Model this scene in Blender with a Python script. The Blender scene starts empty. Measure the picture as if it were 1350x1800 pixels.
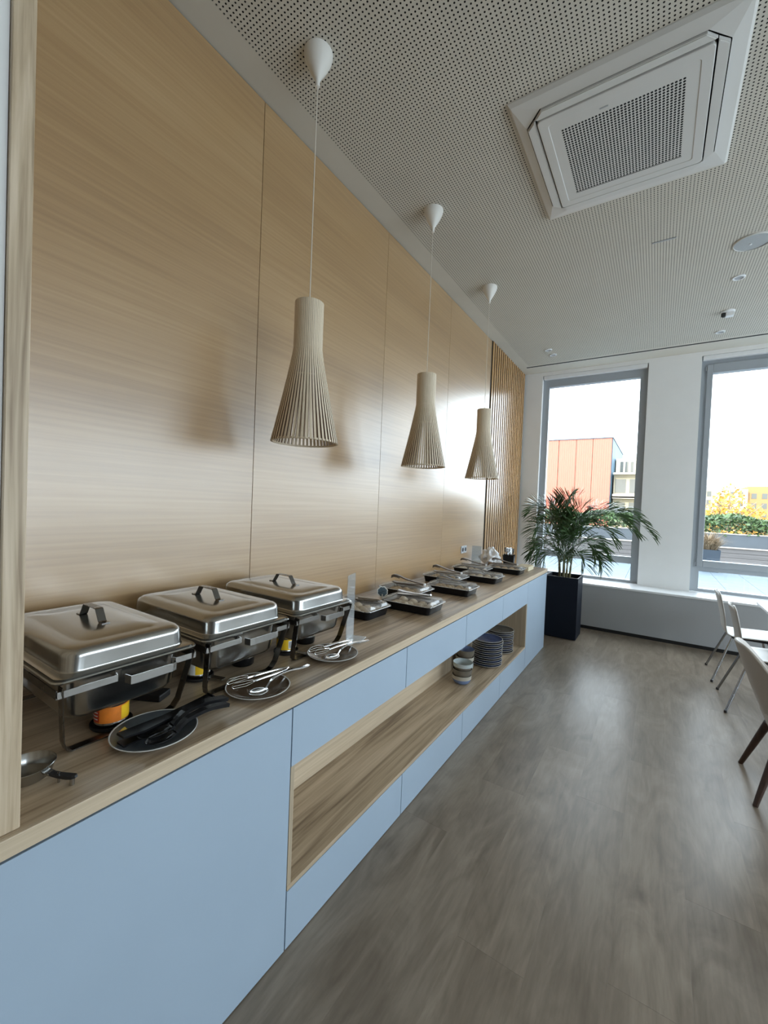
import bpy, bmesh, math, random
import numpy as np
from mathutils import Vector, Matrix

random.seed(7)
rng = np.random.default_rng(7)
scene = bpy.context.scene
C = scene.collection
PI = math.pi

# ------------------------------------------------------------------ camera
F_PX = 729.89
YAW, PITCH, ROLL = -0.5804, -0.0217, 0.0400
cam_d = bpy.data.cameras.new('camera')
cam_d.sensor_fit = 'VERTICAL'
cam_d.sensor_height = 36.0
cam_d.lens = 36.0 * F_PX / 1800.0
cam_d.clip_start = 0.02
cam_d.clip_end = 500
cam = bpy.data.objects.new('camera', cam_d)
C.objects.link(cam)
fw = Vector((math.sin(YAW) * math.cos(PITCH), math.cos(YAW) * math.cos(PITCH), math.sin(PITCH)))
r0 = Vector((math.cos(YAW), -math.sin(YAW), 0))
u0 = r0.cross(fw)
rt = r0 * math.cos(ROLL) + u0 * math.sin(ROLL)
up = -r0 * math.sin(ROLL) + u0 * math.cos(ROLL)
cam.matrix_world = Matrix(((rt.x, up.x, -fw.x, 1.7804), (rt.y, up.y, -fw.y, 0.0),
                           (rt.z, up.z, -fw.z, 1.5668), (0, 0, 0, 1)))
scene.camera = cam

# ------------------------------------------------------------------ light
world = bpy.data.worlds.new('sky')
scene.world = world
world.use_nodes = True
bg = world.node_tree.nodes['Background']
bg.inputs['Color'].default_value = (0.80, 0.905, 1.0, 1)
bg.inputs['Strength'].default_value = 4.0

sun_d = bpy.data.lights.new('sun', 'SUN')
sun_d.energy = 4.0
sun_d.angle = math.radians(0.6)
sun_d.color = (1.0, 0.86, 0.66)
sun = bpy.data.objects.new('sun', sun_d)
C.objects.link(sun)
sun.rotation_euler = Vector((0.30, 0.95, -0.36)).to_track_quat('-Z', 'Y').to_euler()


def portal(name, loc, rot, sx, sy):
    d = bpy.data.lights.new(name, 'AREA')
    d.shape = 'RECTANGLE'
    d.size = sx
    d.size_y = sy
    d.cycles.is_portal = True
    o = bpy.data.objects.new(name, d)
    o.location = loc
    o.rotation_euler = rot
    C.objects.link(o)


scene.view_settings.view_transform = 'Standard'
scene.view_settings.look = 'None'
scene.view_settings.gamma = 1.0
scene.view_settings.use_curve_mapping = False
scene.view_settings.exposure = 1.15

# room numbers
H = 3.612          # ceiling
YP = 6.507         # far wall inner face
XR = 6.0           # right wall
YB = -3.5          # rear wall
XF = 0.773         # cabinet fronts
ZT = 0.90          # worktop
YS = 6.11          # radiator box front
HS = 0.607         # sill height
YG = 6.62          # window glass plane
WIN = [(0.267, 1.607), (2.170, 3.510), (4.073, 5.413)]
ADDED_RWIN = [(-0.95, 0.45), (0.65, 2.40), (2.60, 4.35), (4.55, 6.30)]  # unseen windows, added to light the room from the right
ZW0, ZW1 = 0.607, 3.56
ZR1 = 2.85          # head of the added right-hand windows

for a, b in WIN:
    portal('window_portal', ((a + b) / 2, YP + 0.20, (ZW0 + ZW1) / 2), (-PI / 2, 0, 0), b - a, ZW1 - ZW0)
for a, b in ADDED_RWIN:
    portal('window_portal', (XR + 0.2, (a + b) / 2, (ZW0 + ZR1) / 2), (0, PI / 2, 0), ZR1 - ZW0, b - a)


# ------------------------------------------------------------------ material helpers
def newmat(name):
    m = bpy.data.materials.new(name)
    m.use_nodes = True
    nt = m.node_tree
    p = nt.nodes['Principled BSDF']
    return m, nt, p


def setp(p, **k):
    for a, v in k.items():
        a = a.replace('_', ' ')
        if a in p.inputs:
            p.inputs[a].default_value = v


def rgb(c):
    return (c[0], c[1], c[2], 1)


def plain(name, col, rough=0.5, metal=0.0, var=0.0, vscale=8.0, bump=0.0, bscale=200.0, spec=None, coat=0.0):
    m, nt, p = newmat(name)
    setp(p, Base_Color=rgb(col), Roughness=rough, Metallic=metal)
    if spec is not None:
        p.inputs['Specular IOR Level'].default_value = spec
    if coat:
        p.inputs['Coat Weight'].default_value = coat
        p.inputs['Coat Roughness'].default_value = 0.05
    tc = nt.nodes.new('ShaderNodeTexCoord')
    if var:
        n = nt.nodes.new('ShaderNodeTexNoise')
        n.inputs['Scale'].default_value = vscale
        n.inputs['Detail'].default_value = 4
        nt.links.new(tc.outputs['Object'], n.inputs['Vector'])
        r = nt.nodes.new('ShaderNodeValToRGB')
        r.color_ramp.elements[0].position = 0.3
        r.color_ramp.elements[1].position = 0.7
        r.color_ramp.elements[0].color = rgb([c * (1 - var) for c in col])
        r.color_ramp.elements[1].color = rgb([min(1, c * (1 + var)) for c in col])
        nt.links.new(n.outputs['Fac'], r.inputs['Fac'])
        nt.links.new(r.outputs['Color'], p.inputs['Base Color'])
    if bump:
        n2 = nt.nodes.new('ShaderNodeTexNoise')
        n2.inputs['Scale'].default_value = bscale
        nt.links.new(tc.outputs['Object'], n2.inputs['Vector'])
        b = nt.nodes.new('ShaderNodeBump')
        b.inputs['Strength'].default_value = bump
        b.inputs['Distance'].default_value = 0.002
        nt.links.new(n2.outputs['Fac'], b.inputs['Height'])
        nt.links.new(b.outputs['Normal'], p.inputs['Normal'])
    return m


def wood(name, dark, mid, light, axis, along=0.7, across=9.0, fine=90.0, rough=0.4, finemix=0.35, vary=0.0,
         warp=0.25, spec=0.5, lo=0.30, hi=0.72, bump=0.08, coat=0.0):
    """streaky wood whose grain runs along `axis`"""
    m, nt, p = newmat(name)
    L = nt.links
    tc = nt.nodes.new('ShaderNodeTexCoord')
    oi = nt.nodes.new('ShaderNodeObjectInfo')
    mul = nt.nodes.new('ShaderNodeVectorMath')
    mul.operation = 'SCALE'
    comb = nt.nodes.new('ShaderNodeCombineXYZ')
    for i in range(3):
        L.new(oi.outputs['Random'], comb.inputs[i])
    mul.inputs['Scale'].default_value = 37.0
    L.new(comb.outputs[0], mul.inputs[0])
    add = nt.nodes.new('ShaderNodeVectorMath')
    L.new(tc.outputs['Object'], add.inputs[0])
    if vary >= 0:
        L.new(mul.outputs[0], add.inputs[1])

    def mapped(sa, sc):
        mp = nt.nodes.new('ShaderNodeMapping')
        s = [sc] * 3
        s[axis] = sa
        mp.inputs['Scale'].default_value = s
        L.new(add.outputs[0], mp.inputs['Vector'])
        return mp

    m1 = mapped(along, across)
    n1 = nt.nodes.new('ShaderNodeTexNoise')
    n1.inputs['Scale'].default_value = 1.0
    n1.inputs['Detail'].default_value = 6
    n1.inputs['Roughness'].default_value = 0.55
    n1.inputs['Distortion'].default_value = warp
    L.new(m1.outputs[0], n1.inputs['Vector'])
    m2 = mapped(along * 3.0, fine)
    n2 = nt.nodes.new('ShaderNodeTexNoise')
    n2.inputs['Scale'].default_value = 1.0
    n2.inputs['Detail'].default_value = 3
    L.new(m2.outputs[0], n2.inputs['Vector'])
    mix = nt.nodes.new('ShaderNodeMix')
    mix.inputs[0].default_value = finemix
    L.new(n1.outputs['Fac'], mix.inputs[2])
    L.new(n2.outputs['Fac'], mix.inputs[3])
    ramp = nt.nodes.new('ShaderNodeValToRGB')
    e = ramp.color_ramp.elements
    e[0].position = lo
    e[0].color = rgb(dark)
    e[1].position = hi
    e[1].color = rgb(light)
    k = e.new((lo + hi) / 2)
    k.color = rgb(mid)
    L.new(mix.outputs[0], ramp.inputs['Fac'])
    out = ramp.outputs['Color']
    if vary > 0:
        hs = nt.nodes.new('ShaderNodeHueSaturation')
        mr = nt.nodes.new('ShaderNodeMapRange')
        mr.inputs['To Min'].default_value = 1 - vary
        mr.inputs['To Max'].default_value = 1 + vary
        L.new(oi.outputs['Random'], mr.inputs['Value'])
        L.new(mr.outputs[0], hs.inputs['Value'])
        L.new(out, hs.inputs['Color'])
        out = hs.outputs['Color']
    L.new(out, p.inputs['Base Color'])
    p.inputs['Roughness'].default_value = rough
    p.inputs['Specular IOR Level'].default_value = spec
    if coat:
        p.inputs['Coat Weight'].default_value = coat
        p.inputs['Coat Roughness'].default_value = rough * 0.9
        p.inputs['Coat IOR'].default_value = 1.5 + 0.2 * coat
    if bump:
        b = nt.nodes.new('ShaderNodeBump')
        b.inputs['Strength'].default_value = bump
        b.inputs['Distance'].default_value = 0.002
        L.new(n2.outputs['Fac'], b.inputs['Height'])
        L.new(b.outputs['Normal'], p.inputs['Normal'])
    return m


def glassy(name, tint, gloss=0.08, rough=0.0, milky=0.0, milk=(1, 1, 1)):
    m, nt, p = newmat(name)
    nt.nodes.remove(p)
    out = nt.nodes['Material Output']
    t = nt.nodes.new('ShaderNodeBsdfTransparent')
    t.inputs['Color'].default_value = rgb(tint)
    g = nt.nodes.new('ShaderNodeBsdfGlossy')
    g.inputs['Roughness'].default_value = rough
    mx = nt.nodes.new('ShaderNodeMixShader')
    mx.inputs[0].default_value = gloss
    nt.links.new(t.outputs[0], mx.inputs[1])
    nt.links.new(g.outputs[0], mx.inputs[2])
    last = mx
    if milky:
        d = nt.nodes.new('ShaderNodeBsdfDiffuse')
        d.inputs['Color'].default_value = rgb(milk)
        m2 = nt.nodes.new('ShaderNodeMixShader')
        m2.inputs[0].default_value = milky
        nt.links.new(mx.outputs[0], m2.inputs[1])
        nt.links.new(d.outputs[0], m2.inputs[2])
        last = m2
    nt.links.new(last.outputs[0], out.inputs['Surface'])
    return m


def steel(name, col, rough, var=0.12, axis=None):
    m, nt, p = newmat(name)
    setp(p, Base_Color=rgb(col), Roughness=rough, Metallic=1.0)
    tc = nt.nodes.new('ShaderNodeTexCoord')
    n = nt.nodes.new('ShaderNodeTexNoise')
    n.inputs['Scale'].default_value = 7
    n.inputs['Detail'].default_value = 5
    nt.links.new(tc.outputs['Object'], n.inputs['Vector'])
    mr = nt.nodes.new('ShaderNodeMapRange')
    mr.inputs['From Min'].default_value = 0.3
    mr.inputs['From Max'].default_value = 0.7
    mr.inputs['To Min'].default_value = max(0.02, rough - var)
    mr.inputs['To Max'].default_value = rough + var
    nt.links.new(n.outputs['Fac'], mr.inputs['Value'])
    nt.links.new(mr.outputs[0], p.inputs['Roughness'])
    return m


M = {}
M['panel'] = wood('oak_veneer_panel', (0.30, 0.170, 0.068), (0.41, 0.252, 0.110), (0.51, 0.336, 0.165), 1,
                  along=0.40, across=4.0, fine=75, rough=0.33, finemix=0.46, warp=0.3, spec=0.9, lo=0.25, hi=0.75, coat=1.0)
M['jamb'] = wood('oak_jamb', (0.27, 0.19, 0.115), (0.50, 0.39, 0.265), (0.66, 0.54, 0.40), 2, along=1.4, across=30,
                 fine=120, rough=0.45, finemix=0.3, warp=0.9, lo=0.36, hi=0.64)
M['worktop'] = wood('oak_worktop', (0.17, 0.115, 0.070), (0.39, 0.295, 0.195), (0.54, 0.425, 0.30), 1, along=0.8,
                    across=16, fine=110, rough=0.34, finemix=0.25, warp=1.0, lo=0.36, hi=0.62)
M['edge'] = wood('oak_edge_band', (0.42, 0.33, 0.23), (0.56, 0.45, 0.32), (0.68, 0.56, 0.42), 1, along=0.9,
                 across=30, fine=120, rough=0.42, finemix=0.4, warp=0.4)
M['niche'] = wood('oak_niche', (0.21, 0.15, 0.095), (0.44, 0.34, 0.23), (0.60, 0.48, 0.345), 1, along=0.8, across=14,
                  fine=110, rough=0.40, finemix=0.25, warp=1.0, lo=0.35, hi=0.63)
M['niche_v'] = wood('oak_niche_side', (0.34, 0.27, 0.19), (0.48, 0.39, 0.28), (0.60, 0.50, 0.37), 2, along=1.0,
                    across=20, fine=110, rough=0.42, finemix=0.3, warp=0.5)
M['plank'] = wood('grey_oak_plank', (0.115, 0.088, 0.064), (0.215, 0.174, 0.132), (0.325, 0.270, 0.212), 1, along=2.2,
                  across=8.0, fine=80, rough=0.31, finemix=0.26, vary=0.08, warp=1.4, spec=0.24, lo=0.20, hi=0.80)
M['slat'] = wood('honey_slat', (0.36, 0.185, 0.062), (0.50, 0.275, 0.105), (0.60, 0.36, 0.15), 2, along=1.0, across=40,
                 fine=140, rough=0.24, finemix=0.3, warp=0.3, vary=0.08, coat=0.4)
M['birch'] = wood('birch_slat', (0.66, 0.54, 0.39), (0.74, 0.62, 0.46), (0.81, 0.70, 0.54), 2, along=2.0, across=60,
                  fine=160, rough=0.5, finemix=0.3, warp=0.2)
M['birch_edge'] = plain('birch_ply_edge', (0.16, 0.085, 0.045), 0.6)
M['walnut'] = wood('dark_walnut_leg', (0.030, 0.014, 0.009), (0.055, 0.026, 0.016), (0.085, 0.042, 0.026), 2, along=2,
                   across=40, fine=150, rough=0.35)
M['deckwood'] = wood('grey_deck', (0.10, 0.088, 0.082), (0.14, 0.125, 0.118), (0.18, 0.16, 0.15), 0, along=0.6, across=25,
                     fine=90, rough=0.7, vary=0.08)
M['cabinet'] = plain('blue_grey_lacquer', (0.36, 0.45, 0.55), 0.42, var=0.02, vscale=3, bump=0.03, bscale=900)
M['dark'] = plain('dark_gap', (0.012, 0.012, 0.013), 0.8)
M['ceil'] = plain('ceiling_paint', (0.62, 0.585, 0.51), 0.9, var=0.02, vscale=4)
M['white'] = plain('white_wall_paint', (0.82, 0.82, 0.81), 0.85, var=0.015, vscale=5, bump=0.05, bscale=500)
M['rear'] = plain('dark_rear_wall', (0.20, 0.17, 0.14), 0.7)  # unseen wall, kept dark to absorb bounce light in the room
M['sill'] = plain('white_sill', (0.80, 0.81, 0.82), 0.3)
M['boxfront'] = plain('shaded_radiator_front', (0.40, 0.41, 0.42), 0.5, bump=0.05, bscale=700)  # grey puts the shade on the radiator box front into its colour
M['frame'] = plain('grey_window_frame', (0.36, 0.39, 0.42), 0.42)
M['plastic'] = plain('white_ac_plastic', (0.66, 0.65, 0.62), 0.42)
M['wplastic'] = plain('white_plastic', (0.80, 0.79, 0.76), 0.38)
M['shell'] = plain('white_chair_shell', (0.52, 0.49, 0.45), 0.34)
M['bucket'] = plain('greige_chair_shell', (0.44, 0.395, 0.345), 0.40, bump=0.06, bscale=600)
M['chrome'] = steel('chrome_leg', (0.36, 0.37, 0.39), 0.22, 0.06)
M['steel'] = steel('polished_steel', (0.44, 0.44, 0.43), 0.22, 0.03)
M['steel_lid'] = steel('lid_steel', (0.44, 0.44, 0.43), 0.20, 0.025)
M['cutlery'] = steel('cutlery_steel', (0.74, 0.74, 0.74), 0.09, 0.03)
M['dsteel'] = steel('dark_steel', (0.20, 0.19, 0.18), 0.25, 0.08)
M['black'] = plain('black_plastic', (0.010, 0.010, 0.011), 0.24, spec=0.25)
M['blackm'] = plain('matt_black_plastic', (0.014, 0.014, 0.015), 0.45)
M['tongs'] = plain('taupe_plastic', (0.15, 0.12, 0.095), 0.38)
M['plate_dark'] = plain('dark_stoneware', (0.085, 0.10, 0.115), 0.28, var=0.35, vscale=14)
M['plate_brown'] = plain('brown_stoneware', (0.10, 0.066, 0.040), 0.12, var=0.25, vscale=12)
M['plate_rim'] = plain('pale_glazed_rim', (0.66, 0.66, 0.64), 0.25)
M['plate_blue'] = plain('blue_glaze', (0.055, 0.085, 0.19), 0.20, var=0.3, vscale=16)
M['plate_slate'] = plain('slate_glaze', (0.085, 0.085, 0.08), 0.25, var=0.3, vscale=16)
M['plate_side'] = plain('grey_underglaze', (0.34, 0.31, 0.33), 0.5, var=0.15, vscale=30)
M['bowl_pale'] = plain('pale_grey_bowl', (0.48, 0.54, 0.55), 0.25, var=0.1, vscale=20)
M['bowl_brown'] = plain('brown_bowl', (0.16, 0.14, 0.11), 0.25, var=0.2, vscale=20)
M['bowl_blue'] = plain('blue_bowl', (0.17, 0.24, 0.42), 0.25, var=0.15, vscale=20)
M['bowl_cream'] = plain('cream_bowl', (0.50, 0.47, 0.40), 0.3, var=0.1, vscale=20)
M['lidclear'] = glassy('clear_lid', (0.93, 0.93, 0.92), 0.12, 0.05, milky=0.17, milk=(0.85, 0.82, 0.78))
M['acrylic'] = glassy('acrylic', (0.86, 0.89, 0.90), 0.16, 0.03, milky=0.16, milk=(0.8, 0.83, 0.86))
M['pane'] = glassy('window_pane', (0.96, 0.975, 0.975), 0.05, 0.0)
M['pastry'] = plain('baked_pastry', (0.50, 0.36, 0.20), 0.6, var=0.3, vscale=40, bump=0.3, bscale=120)
M['pastry2'] = plain('pale_roll', (0.66, 0.56, 0.42), 0.6, var=0.2, vscale=40, bump=0.3, bscale=120)
M['orange'] = plain('orange_label', (0.72, 0.20, 0.025), 0.35, var=0.2, vscale=25)
M['yellow'] = plain('yellow_label', (0.85, 0.52, 0.02), 0.35)
M['red'] = plain('red_print', (0.55, 0.05, 0.02), 0.35)
M['paper'] = plain('white_print', (0.80, 0.80, 0.76), 0.5)
M['ink'] = plain('ink', (0.03, 0.03, 0.035), 0.5)
M['chalk'] = plain('slate_blue_card', (0.085, 0.13, 0.16), 0.6, var=0.4, vscale=60)
M['bag'] = plain('white_plastic_bag', (0.80, 0.81, 0.83), 0.30)
M['napkin'] = plain('cream_packet', (0.72, 0.64, 0.46), 0.6, var=0.08, vscale=40)
M['brownroll'] = plain('brown_paper_roll', (0.25, 0.16, 0.09), 0.6)
M['planter'] = plain('navy_black_planter', (0.007, 0.010, 0.018), 0.6, spec=0.2)
M['soil'] = plain('potting_soil', (0.06, 0.04, 0.028), 0.95, var=0.5, vscale=60, bump=0.8, bscale=90)
M['leaf'] = plain('palm_leaf', (0.060, 0.115, 0.042), 0.30, var=0.4, vscale=5)
M['stem'] = plain('palm_stem', (0.13, 0.115, 0.05), 0.5, var=0.3, vscale=20)
M['cord'] = plain('lamp_cord', (0.72, 0.67, 0.58), 0.5)
M['cone'] = plain('lamp_canopy', (0.80, 0.78, 0.73), 0.45)
M['bulb'] = plain('opal_bulb', (0.80, 0.78, 0.74), 0.25)
M['socket'] = plain('socket_face', (0.50, 0.53, 0.57), 0.35)
M['speaker'] = plain('speaker_grille', (0.42, 0.44, 0.45), 0.5, bump=0.4, bscale=900)
M['hole'] = plain('black_fleece', (0.02, 0.019, 0.017), 0.95)
M['slab'] = plain('terrace_slab', (0.095, 0.122, 0.145), 0.7, var=0.06, vscale=5)
M['trough'] = plain('grey_trough', (0.032, 0.045, 0.062), 0.7, var=0.1, vscale=3)
M['coping'] = plain('pale_coping', (0.34, 0.33, 0.31), 0.7)
M['hedge'] = plain('hedge_leaf', (0.045, 0.085, 0.030), 0.5, var=0.6, vscale=3)
M['autumn'] = plain('autumn_leaf', (0.36, 0.20, 0.030), 0.7, var=0.35, vscale=0.9)
M['bark'] = plain('bark', (0.22, 0.16, 0.11), 0.9)
M['straw'] = plain('dry_grass', (0.22, 0.155, 0.09), 0.8, var=0.25, vscale=10)
M['redclad'] = None
M['beige'] = plain('beige_render', (0.34, 0.29, 0.20), 0.9)
M['paler'] = plain('pale_render', (0.46, 0.42, 0.34), 0.9)
M['bglass'] = plain('far_window_glass', (0.07, 0.075, 0.07), 0.4)
M['brickor'] = plain('orange_render', (0.26, 0.15, 0.065), 0.9)
M['lawn'] = plain('far_ground', (0.10, 0.10, 0.07), 0.95)


def corrugated(name, col):
    m, nt, p = newmat(name)
    setp(p, Base_Color=rgb(col), Roughness=0.6)
    tc = nt.nodes.new('ShaderNodeTexCoord')
    w = nt.nodes.new('ShaderNodeTexWave')
    w.bands_direction = 'X'
    w.inputs['Scale'].default_value = 1.6
    nt.links.new(tc.outputs['Object'], w.inputs['Vector'])
    b = nt.nodes.new('ShaderNodeBump')
    b.inputs['Strength'].default_value = 0.8
    b.inputs['Distance'].default_value = 0.05
    nt.links.new(w.outputs['Fac'], b.inputs['Height'])
    nt.links.new(b.outputs['Normal'], p.inputs['Normal'])
    return m


M['redclad'] = corrugated('red_cladding', (0.37, 0.098, 0.066))
M['shadeclad'] = corrugated('shade_blue_cladding', (0.035, 0.085, 0.13))  # blue tone paints the shade on the red block's shadow side


# ------------------------------------------------------------------ mesh helpers
def link(o, parent=None):
    C.objects.link(o)
    if parent:
        o.parent = parent
    return o


def smooth(me, angle=40):
    n = len(me.polygons)
    me.polygons.foreach_set('use_smooth', [True] * n)
    try:
        me.set_sharp_from_angle(angle=math.radians(angle))
    except Exception:
        pass


def obj(name, bm, mat, parent=None, loc=None, rot=None, sm=False, mats=None):
    me = bpy.data.meshes.new(name)
    bmesh.ops.recalc_face_normals(bm, faces=bm.faces[:])
    bm.to_mesh(me)
    bm.free()
    if mats:
        for k in mats:
            me.materials.append(M[k])
    else:
        me.materials.append(M[mat])
    if sm:
        smooth(me)
    o = bpy.data.objects.new(name, me)
    link(o, parent)
    if loc is not None:
        o.location = loc
    if rot is not None:
        o.rotation_euler = rot
    return o


def inst(o, parent=None, loc=None, rot=None, scale=None):
    c = o.copy()
    C.objects.link(c)
    c.parent = parent
    if loc is not None:
        c.location = loc
    if rot is not None:
        c.rotation_euler = rot
    if scale is not None:
        c.scale = scale
    return c


def tag(o, label, cat, group=None):
    o['label'] = label
    o['category'] = cat
    if group:
        o['group'] = group
    return o


def thing(name, label, cat, loc=(0, 0, 0), rz=0.0, group=None):
    o = bpy.data.objects.new(name, None)
    o.empty_display_size = 0.05
    C.objects.link(o)
    o.location = loc
    o.rotation_euler = (0, 0, rz)
    return tag(o, label, cat, group)


def struct(o):
    o['kind'] = 'structure'
    return o


def copy_tree(o, parent=None):
    c = o.copy()
    C.objects.link(c)
    c.parent = parent
    for ch in list(o.children):
        copy_tree(ch, c)
    return c


def bx(bm, x0, x1, y0, y1, z0, z1, bev=0.0, seg=2):
    vs = [bm.verts.new(p) for p in ((x0, y0, z0), (x1, y0, z0), (x1, y1, z0), (x0, y1, z0),
                                    (x0, y0, z1), (x1, y0, z1), (x1, y1, z1), (x0, y1, z1))]
    fs = [bm.faces.new([vs[i] for i in q]) for q in
          ((3, 2, 1, 0), (4, 5, 6, 7), (0, 1, 5, 4), (1, 2, 6, 5), (2, 3, 7, 6), (3, 0, 4, 7))]
    if bev:
        es = list({e for f in fs for e in f.edges})
        bmesh.ops.bevel(bm, geom=es, offset=bev, segments=seg, affect='EDGES', profile=0.5)
    return vs


def box(name, mat, parent, x0, x1, y0, y1, z0, z1, bev=0.0, seg=1):
    """box mesh whose origin lies at its own base centre"""
    bm = bmesh.new()
    cx, cy = (x0 + x1) / 2, (y0 + y1) / 2
    bx(bm, x0 - cx, x1 - cx, y0 - cy, y1 - cy, 0, z1 - z0, bev, seg)
    return obj(name, bm, mat, parent, loc=(cx, cy, z0))


def lathe(bm, prof, seg=32, cx=0, cy=0, cap0=False, cap1=False, mi=0):
    rings = []
    for r, z in prof:
        rings.append([bm.verts.new((cx + r * math.cos(2 * PI * i / seg), cy + r * math.sin(2 * PI * i / seg), z))
                      for i in range(seg)])
    for a, b in zip(rings[:-1], rings[1:]):
        for i in range(seg):
            f = bm.faces.new((a[i], a[(i + 1) % seg], b[(i + 1) % seg], b[i]))
            f.material_index = mi
    if cap0:
        bm.faces.new(rings[0][::-1]).material_index = mi
    if cap1:
        bm.faces.new(rings[-1]).material_index = mi
    return rings


def rrect(hx, hy, r, seg=5, cx=0, cy=0):
    pts = []
    r = min(r, hx - 1e-4, hy - 1e-4)
    for sx, sy, a0 in ((1, 1, 0), (-1, 1, PI / 2), (-1, -1, PI), (1, -1, 1.5 * PI)):
        for i in range(seg + 1):
            a = a0 + (PI / 2) * i / seg
            pts.append((cx + sx * (hx - r) + r * math.cos(a), cy + sy * (hy - r) + r * math.sin(a)))
    return pts


def loft(bm, layers, seg=5, cap0=False, cap1=False, cx=0, cy=0):
    """layers: (z, hx, hy, r) rounded rectangles"""
    rings = []
    for z, hx, hy, r in layers:
        rings.append([bm.verts.new((x, y, z)) for x, y in rrect(hx, hy, r, seg, cx, cy)])
    n = len(rings[0])
    for a, b in zip(rings[:-1], rings[1:]):
        for i in range(n):
            bm.faces.new((a[i], a[(i + 1) % n], b[(i + 1) % n], b[i]))
    if cap0:
        bm.faces.new(rings[0][::-1])
    if cap1:
        bm.faces.new(rings[-1])
    return rings


def tube(bm, pts, r, seg=8, caps=True, flat=None, up=Vector((0, 0, 1))):
    """round tube, or a flat strap when flat=(half_width, half_thickness)"""
    pts = [Vector(p) for p in pts]
    n = len(pts)
    rings = []
    side_prev = None
    for i, p in enumerate(pts):
        if i == 0:
            t = pts[1] - p
        elif i == n - 1:
            t = p - pts[i - 1]
        else:
            t = (pts[i + 1] - p).normalized() + (p - pts[i - 1]).normalized()
        t.normalize()
        s = t.cross(up)
        if s.length < 1e-3:
            s = side_prev.copy() if side_prev else t.cross(Vector((1, 0.01, 0)))
        s.normalize()
        if side_prev and s.dot(side_prev) < 0 and flat is None:
            s = -s
        side_prev = s
        w = s.cross(t).normalized()
        ri = r[i] if isinstance(r, (list, tuple)) else r
        ring = []
        if flat:
            hw, ht = flat if not isinstance(flat[0], (list, tuple)) else flat[i]
            for a, b in ((-1, -1), (1, -1), (1, 1), (-1, 1)):
                ring.append(bm.verts.new(p + s * (a * hw) + w * (b * ht)))
        else:
            for k in range(seg):
                a = 2 * PI * k / seg
                ring.append(bm.verts.new(p + s * (ri * math.cos(a)) + w * (ri * math.sin(a))))
        rings.append(ring)
    m = len(rings[0])
    for a, b in zip(rings[:-1], rings[1:]):
        for i in range(m):
            bm.faces.new((a[i], a[(i + 1) % m], b[(i + 1) % m], b[i]))
    if caps:
        bm.faces.new(rings[0][::-1])
        bm.faces.new(rings[-1])
    return rings


def strap(bm, pts, side, hw, ht):
    """flat strap along pts whose width direction is the fixed vector `side`"""
    pts = [Vector(p) for p in pts]
    side = Vector(side).normalized()
    rings = []
    n = len(pts)
    for i, p in enumerate(pts):
        if i == 0:
            t = pts[1] - p
        elif i == n - 1:
            t = p - pts[i - 1]
        else:
            t = (pts[i + 1] - p).normalized() + (p - pts[i - 1]).normalized()
        nrm = side.cross(t.normalized()).normalized()
        h = hw[i] if isinstance(hw, (list, tuple)) else hw
        rings.append([bm.verts.new(p + side * (a * h) + nrm * (b * ht)) for a, b in ((-1, -1), (1, -1), (1, 1), (-1, 1))])
    for a, b in zip(rings[:-1], rings[1:]):
        for i in range(4):
            bm.faces.new((a[i], a[(i + 1) % 4], b[(i + 1) % 4], b[i]))
    bm.faces.new(rings[0][::-1])
    bm.faces.new(rings[-1])


def prism(bm, poly, z0, z1):
    lo = [bm.verts.new((x, y, z0)) for x, y in poly]
    hi = [bm.verts.new((x, y, z1)) for x, y in poly]
    n = len(poly)
    bm.faces.new(lo[::-1])
    bm.faces.new(hi)
    for i in range(n):
        bm.faces.new((lo[i], lo[(i + 1) % n], hi[(i + 1) % n], hi[i]))


def bez(p0, p1, p2, n):
    p0, p1, p2 = Vector(p0), Vector(p1), Vector(p2)
    return [p0 * (1 - t) ** 2 + p1 * (2 * t * (1 - t)) + p2 * t * t for t in [i / n for i in range(n + 1)]]


def catmull(pts, per=6):
    P = [Vector(p) for p in pts]
    P = [P[0] * 2 - P[1]] + P + [P[-1] * 2 - P[-2]]
    out = []
    for i in range(1, len(P) - 2):
        for k in range(per):
            t = k / per
            a, b, c, d = P[i - 1], P[i], P[i + 1], P[i + 2]
            out.append(0.5 * ((2 * b) + (c - a) * t + (2 * a - 5 * b + 4 * c - d) * t * t + (3 * b - a - 3 * c + d) * t ** 3))
    out.append(P[-2])
    return out


def np_mesh(name, verts, quads, tris, mat, parent=None):
    me = bpy.data.meshes.new(name)
    me.vertices.add(len(verts))
    me.vertices.foreach_set('co', np.asarray(verts, dtype=np.float32).ravel())
    nq, ntr = len(quads), len(tris)
    loops = np.concatenate([np.asarray(quads, dtype=np.int32).ravel(), np.asarray(tris, dtype=np.int32).ravel()])
    me.loops.add(len(loops))
    me.loops.foreach_set('vertex_index', loops)
    me.polygons.add(nq + ntr)
    starts = np.concatenate([np.arange(nq) * 4, nq * 4 + np.arange(ntr) * 3]).astype(np.int32)
    me.polygons.foreach_set('loop_start', starts)
    me.update(calc_edges=True)
    me.validate()
    me.materials.append(M[mat])
    o = bpy.data.objects.new(name, me)
    link(o, parent)
    return o


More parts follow.
